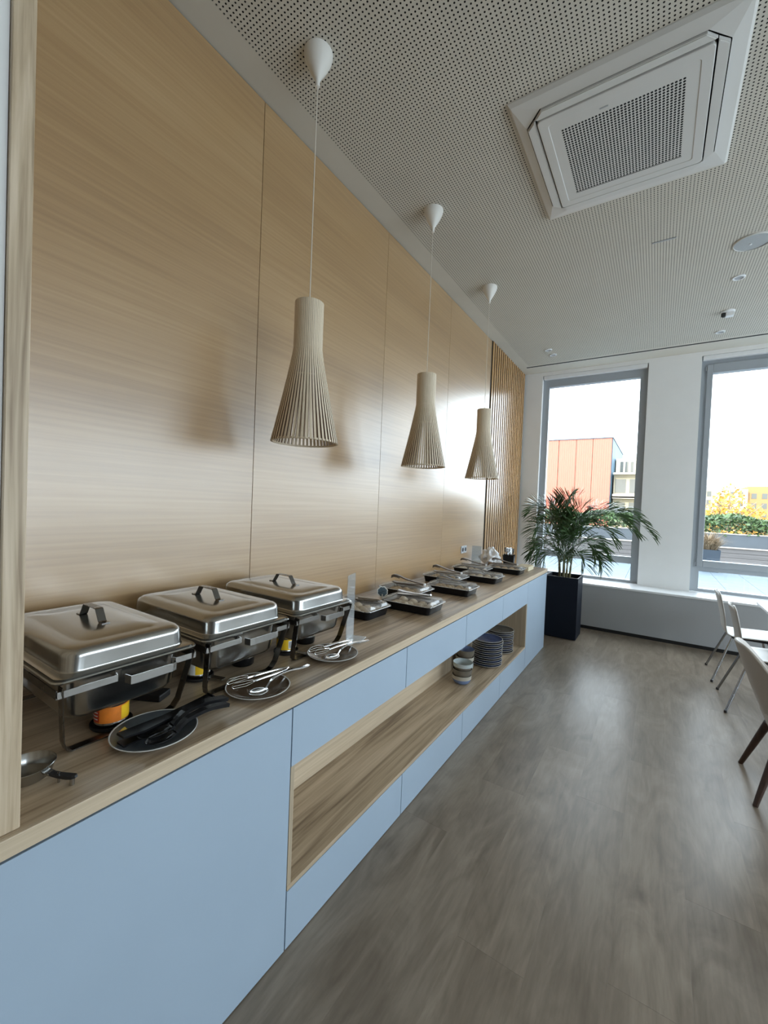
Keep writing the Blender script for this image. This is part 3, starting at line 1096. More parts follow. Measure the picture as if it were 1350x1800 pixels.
# ================================================================== CHAFING DISHES
def make_chafer():
    t = thing('chafing_dish', 'x', 'chafing dish', (0, 0, 0))
    hx, hy = 0.270, 0.185
    zr = 0.196
    # two U-shaped end straps
    for s in (1, -1):
        bm = bmesh.new()
        pts = [(0.262 * s, -0.170, zr - 0.004), (0.222 * s, -0.150, 0.035)]
        pts += [(0.212 * s, -0.140, 0.010), (0.209 * s, -0.128, 0.0020), (0.208 * s, 0.128, 0.0020), (0.212 * s, 0.140, 0.010)]
        pts += [(0.222 * s, 0.150, 0.035), (0.262 * s, 0.170, zr - 0.004)]
        strap(bm, pts, (1, 0, 0), 0.0125, 0.0016)
        obj('leg_strap', bm, 'dsteel', t)
    # frame bands with drop handles at both ends
    for s in (1, -1):
        bm = bmesh.new()
        x0 = 0.266 * s
        zb = zr - 0.022
        strap(bm, [(x0, -0.178, zb), (x0, -0.045, zb), (x0 - 0.018 * s, -0.040, zb)], (0, 0, 1), 0.0085, 0.0012)
        obj('frame_band', bm, 'steel', t)
        bm = bmesh.new()
        strap(bm, [(x0, 0.178, zb), (x0, 0.115, zb), (x0 - 0.01 * s, 0.110, zb)], (0, 0, 1), 0.0085, 0.0012)
        obj('frame_band', bm, 'steel', t)
        bm = bmesh.new()
        zh = zr - 0.034
        strap(bm, [(x0 - 0.012 * s, -0.020, zh), (x0 + 0.012 * s, -0.016, zh), (x0 + 0.014 * s, 0.0, zh), (x0 + 0.014 * s, 0.098, zh),
                   (x0 + 0.010 * s, 0.110, zh), (x0 - 0.010 * s, 0.114, zh)], (0, 0, 1), 0.0115, 0.0013)
        obj('carry_handle', bm, 'steel', t)
    for s in (1, -1):
        bm = bmesh.new()
        strap(bm, [(-0.262, 0.178 * s, zr - 0.022), (0.262, 0.178 * s, zr - 0.022)], (0, 0, 1), 0.0105, 0.0012)
        obj('side_band', bm, 'dsteel', t)
    # pan
    bm = bmesh.new()
    loft(bm, [(0.076, 0.196, 0.110, 0.03), (0.078, 0.214, 0.128, 0.04), (0.084, 0.225, 0.139, 0.045), (0.096, 0.231, 0.145, 0.048), (0.180, 0.243, 0.156, 0.05),
              (zr, 0.246, 0.160, 0.05), (zr + 0.002, hx, hy, 0.028), (zr + 0.006, hx + 0.002, hy + 0.002, 0.028), (zr + 0.009, hx, hy, 0.028),
              (zr + 0.009, hx - 0.012, hy - 0.012, 0.02)], 7, cap0=True)
    obj('water_pan', bm, 'steel', t, sm=True)
    # lid: flange, wall and crowned top
    bm = bmesh.new()
    zl = zr + 0.0095
    loft(bm, [(zl, hx - 0.006, hy - 0.007, 0.026), (zl + 0.004, hx - 0.004, hy - 0.005, 0.027), (zl + 0.006, hx - 0.010, hy - 0.011, 0.03),
              (zl + 0.006, 0.2510, 0.1600, 0.042), (zl + 0.008, 0.2496, 0.1586, 0.042), (zl + 0.011, 0.2492, 0.1582, 0.042), (zl + 0.042, 0.2478, 0.1568, 0.044),
              (zl + 0.047, 0.2474, 0.1564, 0.044), (zl + 0.054, 0.2450, 0.1540, 0.045), (zl + 0.060, 0.239, 0.148, 0.045), (zl + 0.0635, 0.232, 0.141, 0.043), (zl + 0.0650, 0.222, 0.131, 0.040),
              (zl + 0.0655, 0.205, 0.114, 0.036),
              (zl + 0.0655, 0.195, 0.104, 0.03), (zl + 0.067, 0.192, 0.101, 0.03), (zl + 0.069, 0.12, 0.055, 0.02), (zl + 0.0695, 0.03, 0.015, 0.008)],
         8, cap1=True)
    lid = obj('lid', bm, 'steel_lid', t, sm=True)
    bm = bmesh.new()
    z0 = zl + 0.0695
    strap(bm, [(-0.088, 0, z0 + 0.001), (-0.068, 0, z0 + 0.001), (-0.064, 0, z0 + 0.003), (-0.042, 0, z0 + 0.036), (-0.038, 0, z0 + 0.038), (0.038, 0, z0 + 0.038),
               (0.042, 0, z0 + 0.036), (0.064, 0, z0 + 0.003), (0.068, 0, z0 + 0.001), (0.088, 0, z0 + 0.001)], (0, 1, 0), 0.011, 0.0012)
    obj('lid_handle', bm, 'dsteel', lid)
    return t


ch = make_chafer()
CHY = (0.580, 0.973, 1.368)
for i, (y, lab) in enumerate(zip(CHY, ('stainless chafing dish beside the oak jamb, an orange fuel can under it',
                                       'stainless chafing dish standing between the two other chafing dishes',
                                       'stainless chafing dish beside the clear food trays, a yellow fuel can under it'))):
    o = ch if i == 0 else copy_tree(ch)
    o.location = (0.340, y, ZT + 0.0005)
    tag(o, lab, 'chafing dish', 'chafing dishes in a row on the worktop')


def fuel_can(label, x, y, z, r, h, base, top, extra=None, rz=0):
    t = thing('fuel_can', label, 'can', (x, y, z), rz, 'fuel cans under the chafing dishes')
    bm = bmesh.new()
    lathe(bm, [(0.0005, 0.001), (r * 0.94, 0.0), (r, 0.003), (r, 0.006), (r * 0.985, 0.008), (r * 0.985, h - 0.008), (r, h - 0.006), (r, h - 0.002),
               (r * 0.93, h), (r * 0.9, h - 0.004), (0.0005, h - 0.004)], 28)
    obj('tin', bm, 'steel', t, sm=True)
    n = 28

    def patch(name, a0, a1, z0, z1, mat, dr=0.0006, steps=None):
        bm = bmesh.new()
        steps = steps or max(2, int((a1 - a0) / 0.2))
        vs = []
        for i in range(steps + 1):
            a = a0 + (a1 - a0) * i / steps
            q = r * 0.985 + dr
            vs.append((bm.verts.new((q * math.cos(a), q * math.sin(a), z0)), bm.verts.new((q * math.cos(a), q * math.sin(a), z1))))
        for (p, q), (u, v) in zip(vs[:-1], vs[1:]):
            bm.faces.new((p, u, v, q))
        return obj(name, bm, mat, t, sm=True)
    patch('label', 0, 2 * PI, 0.009, h - 0.009, base, steps=32)
    if top:
        patch('label_field', 0.15, 1.5, 0.011, h - 0.012, top, 0.0010)
    if extra == 'bars':
        patch('barcode_field', -1.05, -0.45, 0.014, h - 0.014, 'paper', 0.0013)
        for k in range(9):
            a = -1.0 + k * 0.06
            patch('bar', a, a + (0.03 if k % 3 else 0.018), 0.018, h - 0.018, 'ink', 0.0016, 1)
    if extra == 'sign':
        patch('print_field', -2.3, -1.15, 0.012, h * 0.72, 'red', 0.0013)
        for k in range(3):
            patch('print_line', -1.9 + k * .04, -1.25, h * 0.30 + k * 0.009, h * 0.30 + k * 0.009 + 0.003, 'paper', 0.0017)
    return t


fuel_can('orange labelled fuel can below the chafing dish beside the oak jamb', 0.495, 0.572, ZT + 0.0125, 0.043, 0.062, 'orange', 'yellow', 'sign')
fuel_can('white and yellow fuel can below the middle chafing dish', 0.400, 0.905, ZT + 0.0125, 0.040, 0.060, 'paper', 'yellow', rz=-1.0)
fuel_can('yellow fuel can with a barcode below the chafing dish by the food trays', 0.455, 1.285, ZT + 0.0125, 0.043, 0.062, 'yellow', None, 'bars', rz=0.5)


def holder(label, x, y, rz=0):
    t = thing('fuel_holder', label, 'fuel holder', (x, y, ZT + 0.0005), rz, 'black fuel holders under the chafing dishes')
    bm = bmesh.new()
    lathe(bm, [(0.0005, 0.0), (0.050, 0.0), (0.053, 0.004), (0.053, 0.011), (0.0505, 0.011), (0.050, 0.006), (0.0005, 0.006)], 28)
    obj('dish', bm, 'blackm', t, sm=True)
    bm = bmesh.new()
    strap(bm, [(0.045, 0, 0.009), (0.075, 0, 0.009), (0.11, 0, 0.009)], (0, 1, 0), 0.012, 0.0015)
    obj('grip', bm, 'steel', t)
    return t


def fuel_lid(label, x, y):
    t = thing('snuffer_cup', label, 'cup', (x, y, ZT + 0.0005), -0.4)
    bm = bmesh.new()
    lathe(bm, [(0.0005, 0.003), (0.040, 0.0), (0.043, 0.004), (0.046, 0.036), (0.044, 0.036), (0.040, 0.006), (0.0005, 0.005)], 28)
    obj('cup', bm, 'black', t, sm=True)
    bm = bmesh.new()
    lathe(bm, [(0.047, 0.033), (0.047, 0.038), (0.044, 0.038), (0.044, 0.033)], 28)
    obj('rim', bm, 'steel', t)
    return t


holder('black fuel holder with steel grip under the orange can', 0.495, 0.572, -0.1)
holder('black fuel holder with steel grip under the white and yellow can', 0.400, 0.905, 0.3)
holder('black fuel holder with steel grip under the yellow barcode can', 0.455, 1.285, 0.2)
fuel_lid('open black snuffer cup standing under the middle chafing dish', 0.42, 1.085)
fuel_lid('open black snuffer cup standing under the chafing dish by the food trays', 0.43, 1.43)
bm = bmesh.new()
bx(bm, -0.05, 0.05, -0.03, 0.03, 0.0, 0.022, 0.004, 2)
bxo = obj('fuel_tray', bm, 'blackm', None, loc=(0.425, 0.72, ZT + 0.0005), rot=(0, 0, 0.5))
tag(bxo, 'small flat black tray lying behind the orange fuel can', 'tray')

# small steel pan by the jamb
t = thing('small_pan', 'shallow round steel pan with black handle beside the oak jamb', 'pan', (0.590, 0.352, ZT + 0.0005), 0.42)
t.scale = (0.88, 0.88, 0.88)
bm = bmesh.new()
lathe(bm, [(0.0005, 0.0015), (0.048, 0.0), (0.053, 0.004), (0.060, 0.030), (0.0625, 0.033), (0.0605, 0.034), (0.057, 0.030), (0.050, 0.005), (0.0005, 0.004)], 36)
obj('bowl', bm, 'steel', t, sm=True)
bm = bmesh.new()
strap(bm, [(0.058, 0, 0.024), (0.070, 0, 0.022), (0.078, 0, 0.020)], (0, 1, 0), 0.010, 0.002)
obj('bracket', bm, 'steel', t)
bm = bmesh.new()
strap(bm, [(0.074, 0, 0.021), (0.10, 0, 0.019), (0.128, 0, 0.020), (0.142, 0, 0.022), (0.150, 0, 0.024)], (0, 1, 0), [0.007, 0.008, 0.009, 0.008, 0.004], 0.0035)
hd = obj('handle', bm, 'blackm', t)
bm = bmesh.new()
lathe(bm, [(0.003, 0.0), (0.003, 0.026), (0.0005, 0.0265)], 10)
obj('rivet', bm, 'steel', hd, loc=(0.098, 0, 0.0))
bm = bmesh.new()
lathe(bm, [(0.006, 0.0), (0.006, 0.018)], 10, cap0=True)
obj('foot', bm, 'steel', hd, loc=(0.138, 0, 0.0))


# ------------------------------------------------------------------ plates with serving tools
def plate(name, label, x, y, z, r, top, group=None, rim='plate_rim', side='plate_side'):
    t = thing(name, label, 'plate', (x, y, z), 0, group)
    bm = bmesh.new()
    lathe(bm, [(0.0005, 0.0045), (r * 0.60, 0.0045), (r * 0.74, 0.0065), (r * 0.965, 0.0150)], 48)
    obj('glazed_face', bm, top, t, sm=True)
    bm = bmesh.new()
    lathe(bm, [(r * 0.962, 0.0148), (r * 0.985, 0.0165), (r, 0.0160), (r * 0.995, 0.0140)], 48)
    obj('rim', bm, rim, t, sm=True)
    bm = bmesh.new()
    lathe(bm, [(r * 0.995, 0.0142), (r * 0.76, 0.0030), (r * 0.62, 0.0), (0.0005, 0.0)], 48)
    obj('underside', bm, side, t, sm=True)
    return t


PLT = ((0.645, 0.617, 0.109, 'plate_dark', 'dark grey stoneware plate with pale rim holding black serving tools'),
       (0.648, 0.972, 0.109, 'plate_brown', 'brown stoneware plate with steel tongs in front of the middle chafing dish'),
       (0.640, 1.380, 0.109, 'plate_brown', 'brown stoneware plate with steel tongs in front of the chafing dish by the food trays'))
for x, y, r, m, lab in PLT:
    plate('serving_plate', lab, x, y, ZT + 0.0005, r, m, 'serving plates before the chafing dishes')


def steel_tongs(label, loc, rz, tilt=0.0, mat='cutlery', L=0.24, group=None, name='serving_tongs'):
    """two spring arms joined at a bent end, each with a wire-frame head"""
    t = thing(name, label, 'tongs', loc, rz, group)
    t.rotation_euler = (0, tilt, rz)
    # bent end at +x, heads at -x
    bm = bmesh.new()
    pts = [(-0.02, 0.020, 0.008), (0.04, 0.017, 0.010), (0.10, 0.013, 0.011), (L - 0.125, 0.010, 0.011), (L - 0.108, 0.0, 0.011)]
    mirror = [(p[0], -p[1], p[2]) for p in pts[:-1]][::-1]
    tube(bm, pts + mirror, 0.0055, 10)
    obj('spring_arms', bm, mat, t)
    for s in (1, -1):
        bm = bmesh.new()
        y = 0.021 * s
        loop = [(-0.018, y, 0.014), (-0.045, y + 0.004 * s, 0.019), (-0.085, y + 0.001 * s, 0.020), (-0.092, y, 0.014), (-0.094, y, 0.008),
                (-0.088, y, 0.002), (-0.045, y + 0.004 * s, 0.0012), (-0.018, y, 0.004)]
        tube(bm, loop + [loop[0]], 0.0013, 6, caps=False)
        tube(bm, [(-0.018, y, 0.009), (-0.05, y + 0.005 * s, 0.010), (-0.091, y, 0.010)], 0.0013, 6)
        hd = obj('grip_head', bm, mat, t)
    return t


def ladle(label, loc, rz, mat='cutlery', cat='spoon', L=0.19, bowl=(0.040, 0.028), deep=0.014, handle=0.0045, rise=0.02, group=None, name='serving_spoon', hook=False, sweep=0.0):
    t = thing(name, label, cat, loc, rz, group)
    bm = bmesh.new()
    a, b = bowl
    nr, na = 5, 28
    rings = []
    for k in range(nr + 1):
        f = k / nr
        rings.append([bm.verts.new((-a * f * math.cos(2 * PI * i / na), b * f * math.sin(2 * PI * i / na), deep * (f ** 2) + 0.001)) for i in range(na)] if k else [bm.verts.new((0, 0, 0.001))])
    for i in range(na):
        bm.faces.new((rings[0][0], rings[1][i], rings[1][(i + 1) % na]))
    for k in range(1, nr):
        for i in range(na):
            bm.faces.new((rings[k][i], rings[k + 1][i], rings[k + 1][(i + 1) % na], rings[k][(i + 1) % na]))
    o = obj('bowl', bm, mat, t, sm=True)
    md = o.modifiers.new('thickness', 'SOLIDIFY')
    md.thickness = 0.0016
    bm = bmesh.new()
    pts = catmull([(a * 0.97, 0, deep), (a + 0.03, sweep * 0.2, deep + rise), (a + 0.09, sweep * 0.7, deep + rise * 1.2), (a + L - 0.03, sweep, deep + rise * 0.9),
                   (a + L, sweep * 1.05, deep + rise * (0.6 if hook else 0.9))], 5)
    n = len(pts)
    tube(bm, pts, 0, flat=[(handle * (0.75 + 0.7 * (i / n)), handle * 0.5) for i in range(n)])
    obj('handle', bm, mat, t)
    return t


# steel tools on the brown plates
steel_tongs('chrome wire-head tongs on the brown plate before the middle chafing dish', (0.616, 0.985, ZT + 0.0185), 1.34)
ladle('chrome slotted spoon on the brown plate before the middle chafing dish', (0.692, 0.935, ZT + 0.0125), 1.50, L=0.19, bowl=(0.034, 0.030), deep=0.006, rise=0.028)
steel_tongs('chrome wire-head tongs on the brown plate by the food trays', (0.612, 1.390, ZT + 0.0185), 1.37)
ladle('chrome slotted spoon on the brown plate by the food trays', (0.678, 1.330, ZT + 0.0125), 1.42, L=0.18, bowl=(0.034, 0.028), deep=0.006, rise=0.026)


# black tools on the dark plate
def flat_tongs(label, loc, rz, mat, L=0.27, w=0.014, open_=0.018, teeth=0, group=None, tilt=0.0, fork=False):
    """moulded tongs: two broad blades one above the other, joined at the +x end"""
    t = thing('serving_tongs', label, 'tongs', loc, rz, group)
    t.rotation_euler = (0, tilt, rz)
    h = L / 2
    for s in (0, 1):
        bm = bmesh.new()
        zt = [0.003 + s * (open_ + 0.012), 0.004 + s * (open_ + 0.004), 0.006 + s * (open_ - 0.002), 0.007 + s * (open_ * 0.7), 0.012 + s * open_ * 0.25, 0.016]
        xs_ = [-h, -h * 0.62, -h * 0.1, h * 0.45, h * 0.9, h]
        ws = [w * 1.0, w * 1.25, w * 0.95, w * 0.85, w * 0.95, w * 0.8]
        strap(bm, [(x, 0, z) for x, z in zip(xs_, zt)], (0, 1, 0), ws, 0.0026)
        blade = obj('blade', bm, mat, t)
        if teeth:
            for k in range(teeth):
                bm = bmesh.new()
                xx = -h + 0.003 + k * 0.0085
                zz = 0.003 + s * (open_ + 0.012 - k * 0.001)
                d = 1 if s == 0 else -1
                q = [bm.verts.new((xx + dx, dy, zz)) for dx, dy in ((-.0022, -w), (.0022, -w), (.0022, w), (-.0022, w))]
                u = [bm.verts.new((xx, dy, zz + 0.009 * d)) for dy in (-w, w)]
                bm.faces.new(q)
                bm.faces.new((q[0], q[1], u[0]))
                bm.faces.new((q[2], q[3], u[1]))
                bm.faces.new((q[1], q[2], u[1], u[0]))
                bm.faces.new((q[3], q[0], u[0], u[1]))
                obj('tooth', bm, mat, blade)
    bm = bmesh.new()
    strap(bm, [(h - 0.004, 0, 0.010), (h + 0.003, 0, 0.016), (h - 0.004, 0, 0.022)], (0, 1, 0), w * 0.8, 0.0018)
    obj('hinge_end', bm, mat, t)
    return t


flat_tongs('grey-black slotted plastic tongs on the dark plate', (0.645, 0.660, ZT + 0.0190), 1.62, 'black', L=0.27, w=0.017, open_=0.012, tilt=-0.05)
ladle('glossy black spoon lying uppermost on the dark plate', (0.682, 0.600, ZT + 0.0155), 1.52, 'black', L=0.165, bowl=(0.046, 0.029), deep=0.013, handle=0.0105, rise=0.022, sweep=0.004, hook=True)
ladle('glossy black spoon lying lower on the dark plate', (0.722, 0.592, ZT + 0.0165), 1.56, 'black', L=0.160, bowl=(0.040, 0.027), deep=0.012, handle=0.0100, rise=0.020, sweep=0.004, hook=True)

# ------------------------------------------------------------------ food trays
def make_tray():
    t = thing('food_tray', 'x', 'tray', (0, 0, 0))
    hx, hy = 0.176, 0.122
    bm = bmesh.new()
    loft(bm, [(0.0, hx - 0.026, hy - 0.024, 0.018), (0.001, hx - 0.022, hy - 0.020, 0.02), (0.048, hx - 0.010, hy - 0.010, 0.026), (0.050, hx, hy, 0.030),
              (0.052, hx, hy, 0.030), (0.052, hx - 0.009, hy - 0.009, 0.026), (0.048, hx - 0.012, hy - 0.012, 0.025), (0.003, hx - 0.024, hy - 0.022, 0.018)], 6, cap0=True, cap1=True)
    obj('tray_base', bm, 'black', t, sm=True)
    bm = bmesh.new()
    loft(bm, [(0.0525, hx + 0.004, hy + 0.004, 0.032), (0.057, hx + 0.003, hy + 0.003, 0.032), (0.058, hx - 0.008, hy - 0.008, 0.027), (0.059, hx - 0.011, hy - 0.011, 0.026),
              (0.075, hx - 0.018, hy - 0.018, 0.026), (0.078, hx - 0.026, hy - 0.026, 0.022), (0.078, 0.05, 0.03, 0.01)], 6, cap1=True)
    lid = obj('clear_lid', bm, 'lidclear', t, sm=True)
    n = 22
    rib = None
    for s in (1, -1):
        bm = bmesh.new()
        tube(bm, [(-hx + 0.03, s * (hy + 0.0035), 0.055), (hx - 0.03, s * (hy + 0.0035), 0.055)], 0.0016, 6)
        obj('lid_bead', bm, 'sill', lid)
        bm = bmesh.new()
        tube(bm, [(s * (hx + 0.0035), -hy + 0.03, 0.055), (s * (hx + 0.0035), hy - 0.03, 0.055)], 0.0016, 6)
        obj('lid_bead', bm, 'sill', lid)
    return t


def blob(mat, sx, sy, sz, seed):
    r = random.Random(seed)
    bm = bmesh.new()
    bmesh.ops.create_icosphere(bm, subdivisions=2, radius=1.0)
    ph = [r.uniform(0, 6.28) for _ in range(4)]
    for v in bm.verts:
        c = v.co
        k = 1 + 0.10 * math.sin(3 * c.x + ph[0]) + 0.08 * math.sin(4 * c.y + ph[1])
        v.co = (c.x * sx * k, c.y * sy * k, max(-0.55, c.z) * sz)
    return obj('pastry', bm, mat, None, sm=True)


TR = [  # x, y, food material, which tray
    (0.300, 2.000, 'pastry2', 'next to the chafing dishes'),
    (0.510, 2.322, 'pastry2', 'with flat steel tongs on its lid'),
    (0.272, 2.640, 'pastry', 'against the wall behind the flower card'),
    (0.492, 2.975, 'pastry', 'with arched tongs, opposite the middle pendant lamp'),
    (0.268, 3.330, 'pastry', 'at the wall between flower card and socket'),
    (0.487, 3.630, 'pastry2', 'with arched tongs, above the stacked plates'),
    (0.255, 3.990, 'pastry2', 'at the wall just below the socket'),
    (0.510, 4.290, 'pastry', 'beside the cream paper packets'),
]
tray = make_tray()
pproto = {m: blob(m, 0.042, 0.034, 0.020, i) for i, m in enumerate(('pastry', 'pastry2'))}
pused = {m: False for m in pproto}
for i, (x, y, fm, lab) in enumerate(TR):
    o = tray if i == 0 else copy_tree(tray)
    o.location = (x, y, ZT + 0.0005)
    o.rotation_euler = (0, 0, random.uniform(-0.03, 0.03))
    tag(o, 'black plastic food tray ' + lab, 'tray', 'lidded food trays on the worktop')
    for a in range(4):
        for b in range(3):
            p0 = pproto[fm]
            if pused[fm]:
                q = inst(p0)
            else:
                q = p0
                pused[fm] = True
            q.location = (x + (a - 1.5) * 0.074 + random.uniform(-.005, .005), y + (b - 1) * 0.060 + random.uniform(-.003, .003), ZT + 0.0160 + 0.0005)
            q.rotation_euler = (0, 0, random.uniform(0, 3))
            q.scale = (random.uniform(0.80, 1.0), random.uniform(0.82, 1.0), random.uniform(1.1, 1.9))
            tag(q, 'small baked roll in the black tray ' + lab, 'pastry', 'rolls in the tray ' + lab)

ZL = ZT + 0.0790
steel_tongs('steel tongs lying on the clear lid of the tray nearest the chafing dishes', (0.325, 2.000, ZL), 0.25, 0, 'dsteel')
flat_tongs('flat steel tongs lying on the lid of the food tray beside the flower card', (0.505, 2.335, ZL), 0.2, 'chrome', L=0.22, w=0.016, open_=0.012)
def toothed_tongs(label, loc, rz):
    t = thing('toothed_tongs', label, 'tongs', loc, rz, 'toothed tongs on the trays')
    h = 0.125
    up_ = catmull([(h, 0, 0.014), (h * 0.5, 0, 0.022), (-h * 0.1, 0, 0.036), (-h * 0.55, 0, 0.053), (-h * 0.85, 0, 0.060), (-h * 1.02, 0, 0.052)], 4)
    lo_ = catmull([(h, 0, 0.010), (h * 0.4, 0, 0.006), (-h * 0.2, 0, 0.0045), (-h * 0.7, 0, 0.0045), (-h * 0.95, 0, 0.010)], 4)
    n = len(up_)
    bm = bmesh.new()
    strap(bm, up_, (0, 1, 0), [0.010 + 0.008 * (i / n) for i in range(n)], 0.0040)
    arm = obj('upper_arm', bm, 'tongs', t)
    for k in range(9):
        p = up_[n - 1 - k]
        bm = bmesh.new()
        strap(bm, [(p.x, 0, p.z), (p.x - 0.004, 0, p.z - 0.017)], (0, 1, 0), [0.014, 0.012], 0.0016)
        obj('tooth', bm, 'tongs', arm)
    n = len(lo_)
    bm = bmesh.new()
    strap(bm, lo_, (0, 1, 0), [0.010 + 0.008 * (i / n) for i in range(n)], 0.0036)
    obj('lower_arm', bm, 'tongs', t)
    bm = bmesh.new()
    bx(bm, h - 0.006, h + 0.008, -0.011, 0.011, 0.004, 0.020, 0.002, 1)
    obj('hinge_end', bm, 'bag', t)
    return t


for x, y, rz, lab in ((0.285, 2.640, 0.15, 'toothed taupe plastic tongs on the tray behind the flower card'),
                      (0.280, 3.330, 0.12, 'toothed taupe plastic tongs on the wall-side tray midway along the row'),
                      (0.265, 3.990, 0.12, 'toothed taupe plastic tongs on the tray just below the power socket'),
                      (0.490, 4.290, 0.12, 'toothed taupe plastic tongs on the tray beside the cream packets')):
    toothed_tongs(lab, (x, y, ZL), rz)


def arch_tong(label, loc, rz):
    t = thing('arched_tongs', label, 'tongs', loc, rz, 'arched tongs on the trays')
    for s in (0, 1):
        bm = bmesh.new()
        pts = catmull([(-0.115, 0.018 * s, 0.003), (-0.112, 0.018 * s, 0.022), (-0.085, 0.018 * s, 0.038), (-0.04, 0.016 * s, 0.033), (0.03, 0.012 * s, 0.016), (0.09, 0.006 * s, 0.006), (0.125, 0.0, 0.004)], 4)
        strap(bm, pts, (0, 1, 0), 0.0075, 0.0016)
        obj('arm', bm, 'blackm', t)
    return t


arch_tong('arched dark tongs on the lid below the second pendant lamp', (0.475, 2.975, ZL), 0.18)
arch_tong('arched dark tongs on the lid next to the cabinets with the bowls', (0.470, 3.630, ZL), 0.18)


# ------------------------------------------------------------------ cards and sign holders
def flower_card(label, loc, rz, lean=0.0):
    t = thing('flower_card', label, 'card', loc, rz, 'flower-shaped cards')
    for nm, k, z0, z1, mat in (('border', 1.0, -0.0012, 0.0, 'paper'), ('face', 0.82, 0.0, 0.0006, 'chalk')):
        bm = bmesh.new()
        pts = []
        for i in range(64):
            a = 2 * PI * i / 64
            r = (0.034 + 0.004 * abs(math.sin(4 * a))) * k
            pts.append((r * math.cos(a), r * math.sin(a)))
        prism(bm, pts, z0, z1)
        obj(nm, bm, mat, t, loc=(0, 0, 0.078), rot=(PI / 2, 0, 0))
    # pale scribbles on the face
    for k, (u, v, w) in enumerate(((-0.012, 0.008, 0.016), (0.004, 0.002, 0.018), (-0.006, -0.006, 0.02))):
        bm = bmesh.new()
        bx(bm, u - w / 2, u + w / 2, -0.0012, -0.0007, v - 0.0012, v + 0.0012)
        obj('chalk_line', bm, 'trough', t, loc=(0, 0, 0.078))
    bm = bmesh.new()
    bx(bm, -0.004, 0.004, -0.004, 0.0, 0.0, 0.062, 0.001, 1)
    obj('peg', bm, 'paper', t)
    bm = bmesh.new()
    bx(bm, -0.018, 0.018, -0.008, 0.012, 0.0, 0.004, 0.001, 1)
    obj('foot', bm, 'paper', t)
    return t


flower_card('slate blue flower-shaped card with white border between two food trays', (0.285, 2.300, ZT + 0.0005), 0.55)
flower_card('slate blue flower-shaped card half hidden behind a chafing dish lid', (0.155, 1.725, ZT + 0.0005), 0.55)


def sign_holder(label, loc, rz, w, h, tilt=0.0):
    t = thing('sign_holder', label, 'sign holder', loc, rz, 'clear acrylic sign holders')
    bm = bmesh.new()
    bx(bm, -w / 2, w / 2, -0.0022, 0.0022, 0.004, h, 0.0006, 1)
    obj('upright_sheet', bm, 'acrylic', t)
    bm = bmesh.new()
    bx(bm, -w / 2, w / 2, -0.002, 0.070, 0.0, 0.004, 0.0008, 1)
    obj('foot_sheet', bm, 'acrylic', t)
    return t


sign_holder('tall clear acrylic sign holder beside the chafing dish by the trays', (0.560, 1.600, ZT + 0.0005), -PI / 2 + 0.30, 0.10, 0.315)
sign_holder('clear acrylic sign holder near the power socket and the white bag', (0.165, 4.330, ZT + 0.0005), 0.25, 0.10, 0.24)

# power socket on the wall
t = thing('power_socket', 'double power socket plate on the veneered wall above the trays', 'socket', (0.0002, 4.36, 1.085))
for k, yy in enumerate((-0.038, 0.038)):
    bm = bmesh.new()
    bx(bm, 0, 0.008, yy - 0.037, yy + 0.037, -0.04, 0.04, 0.003, 2)
    p = obj('socket_plate', bm, 'socket', t)
    bm = bmesh.new()
    for_bm = lathe(bm, [(0.022, 0.0), (0.022, 0.0015), (0.0005, 0.0015)], 20)
    obj('socket_well', bm, 'ink', p, loc=(0.0085, yy, 0), rot=(0, PI / 2, 0))

# ------------------------------------------------------------------ end of the counter
# white plastic bag
bm = bmesh.new()
bmesh.ops.create_icosphere(bm, subdivisions=5, radius=1.0)
r_ = random.Random(3)
dirs = [(Vector((r_.uniform(-1, 1), r_.uniform(-1, 1), r_.uniform(-1, 1))).normalized(), r_.uniform(5, 13), r_.uniform(0, 6)) for _ in range(16)]
for v in bm.verts:
    c = v.co.copy()
    k = 1.0
    for d, f, ph in dirs:
        k += 0.040 * (1 - 2 * abs(math.sin(f * 0.5 * c.dot(d) + ph)))
    top = max(0, c.z)
    v.co = Vector((c.x * 0.105 * k * (1 - 0.25 * top), c.y * 0.16 * k * (1 - 0.35 * top), 0.088 + max(-0.086 / 0.105, c.z * k) * 0.105 + 0.03 * max(0, -c.y) * top))
bag = obj('plastic_bag', bm, 'bag', None, loc=(0.205, 4.67, ZT + 0.0005), rot=(0, 0, 0.35), sm=True)
bag.scale = (1.15, 1.12, 1.12)
tag(bag, 'crumpled white plastic bag at the far end of the worktop', 'bag')
bm = bmesh.new()
lathe(bm, [(0.012, -0.09), (0.030, -0.09), (0.030, 0.09), (0.012, 0.09), (0.012, -0.09)], 24)
pr = obj('paper_roll', bm, 'brownroll', None, loc=(0.345, 4.478, ZT + 0.0305), rot=(PI / 2, 0, 1.35), sm=True)
tag(pr, 'brown paper roll lying before the white plastic bag', 'roll')

# black cutlery basket with forks and spoons
t = thing('cutlery_basket', 'black cutlery caddy filled with upright cutlery at the worktop end', 'caddy', (0.375, 4.82, ZT + 0.0005), 0.2)
bm = bmesh.new()
loft(bm, [(0.0, 0.055, 0.075, 0.012), (0.12, 0.064, 0.086, 0.014), (0.122, 0.067, 0.089, 0.014), (0.122, 0.063, 0.085, 0.014), (0.118, 0.061, 0.083, 0.013), (0.006, 0.052, 0.072, 0.012)], 4, cap0=True, cap1=True)
obj('basket', bm, 'black', t, sm=True)
bm = bmesh.new()
bx(bm, -0.061, 0.061, -0.0015, 0.0015, 0.006, 0.116)
obj('divider', bm, 'black', t)
bm = bmesh.new()
pts = [(0.0, 0.0, 0.13), (0.0, 0.0, 0.16)]
tube(bm, [(0, 0, 0.008), (0, 0, 0.15)], 0.0028, 6)
fk = obj('fork', bm, 'dsteel', None)
bm = bmesh.new()
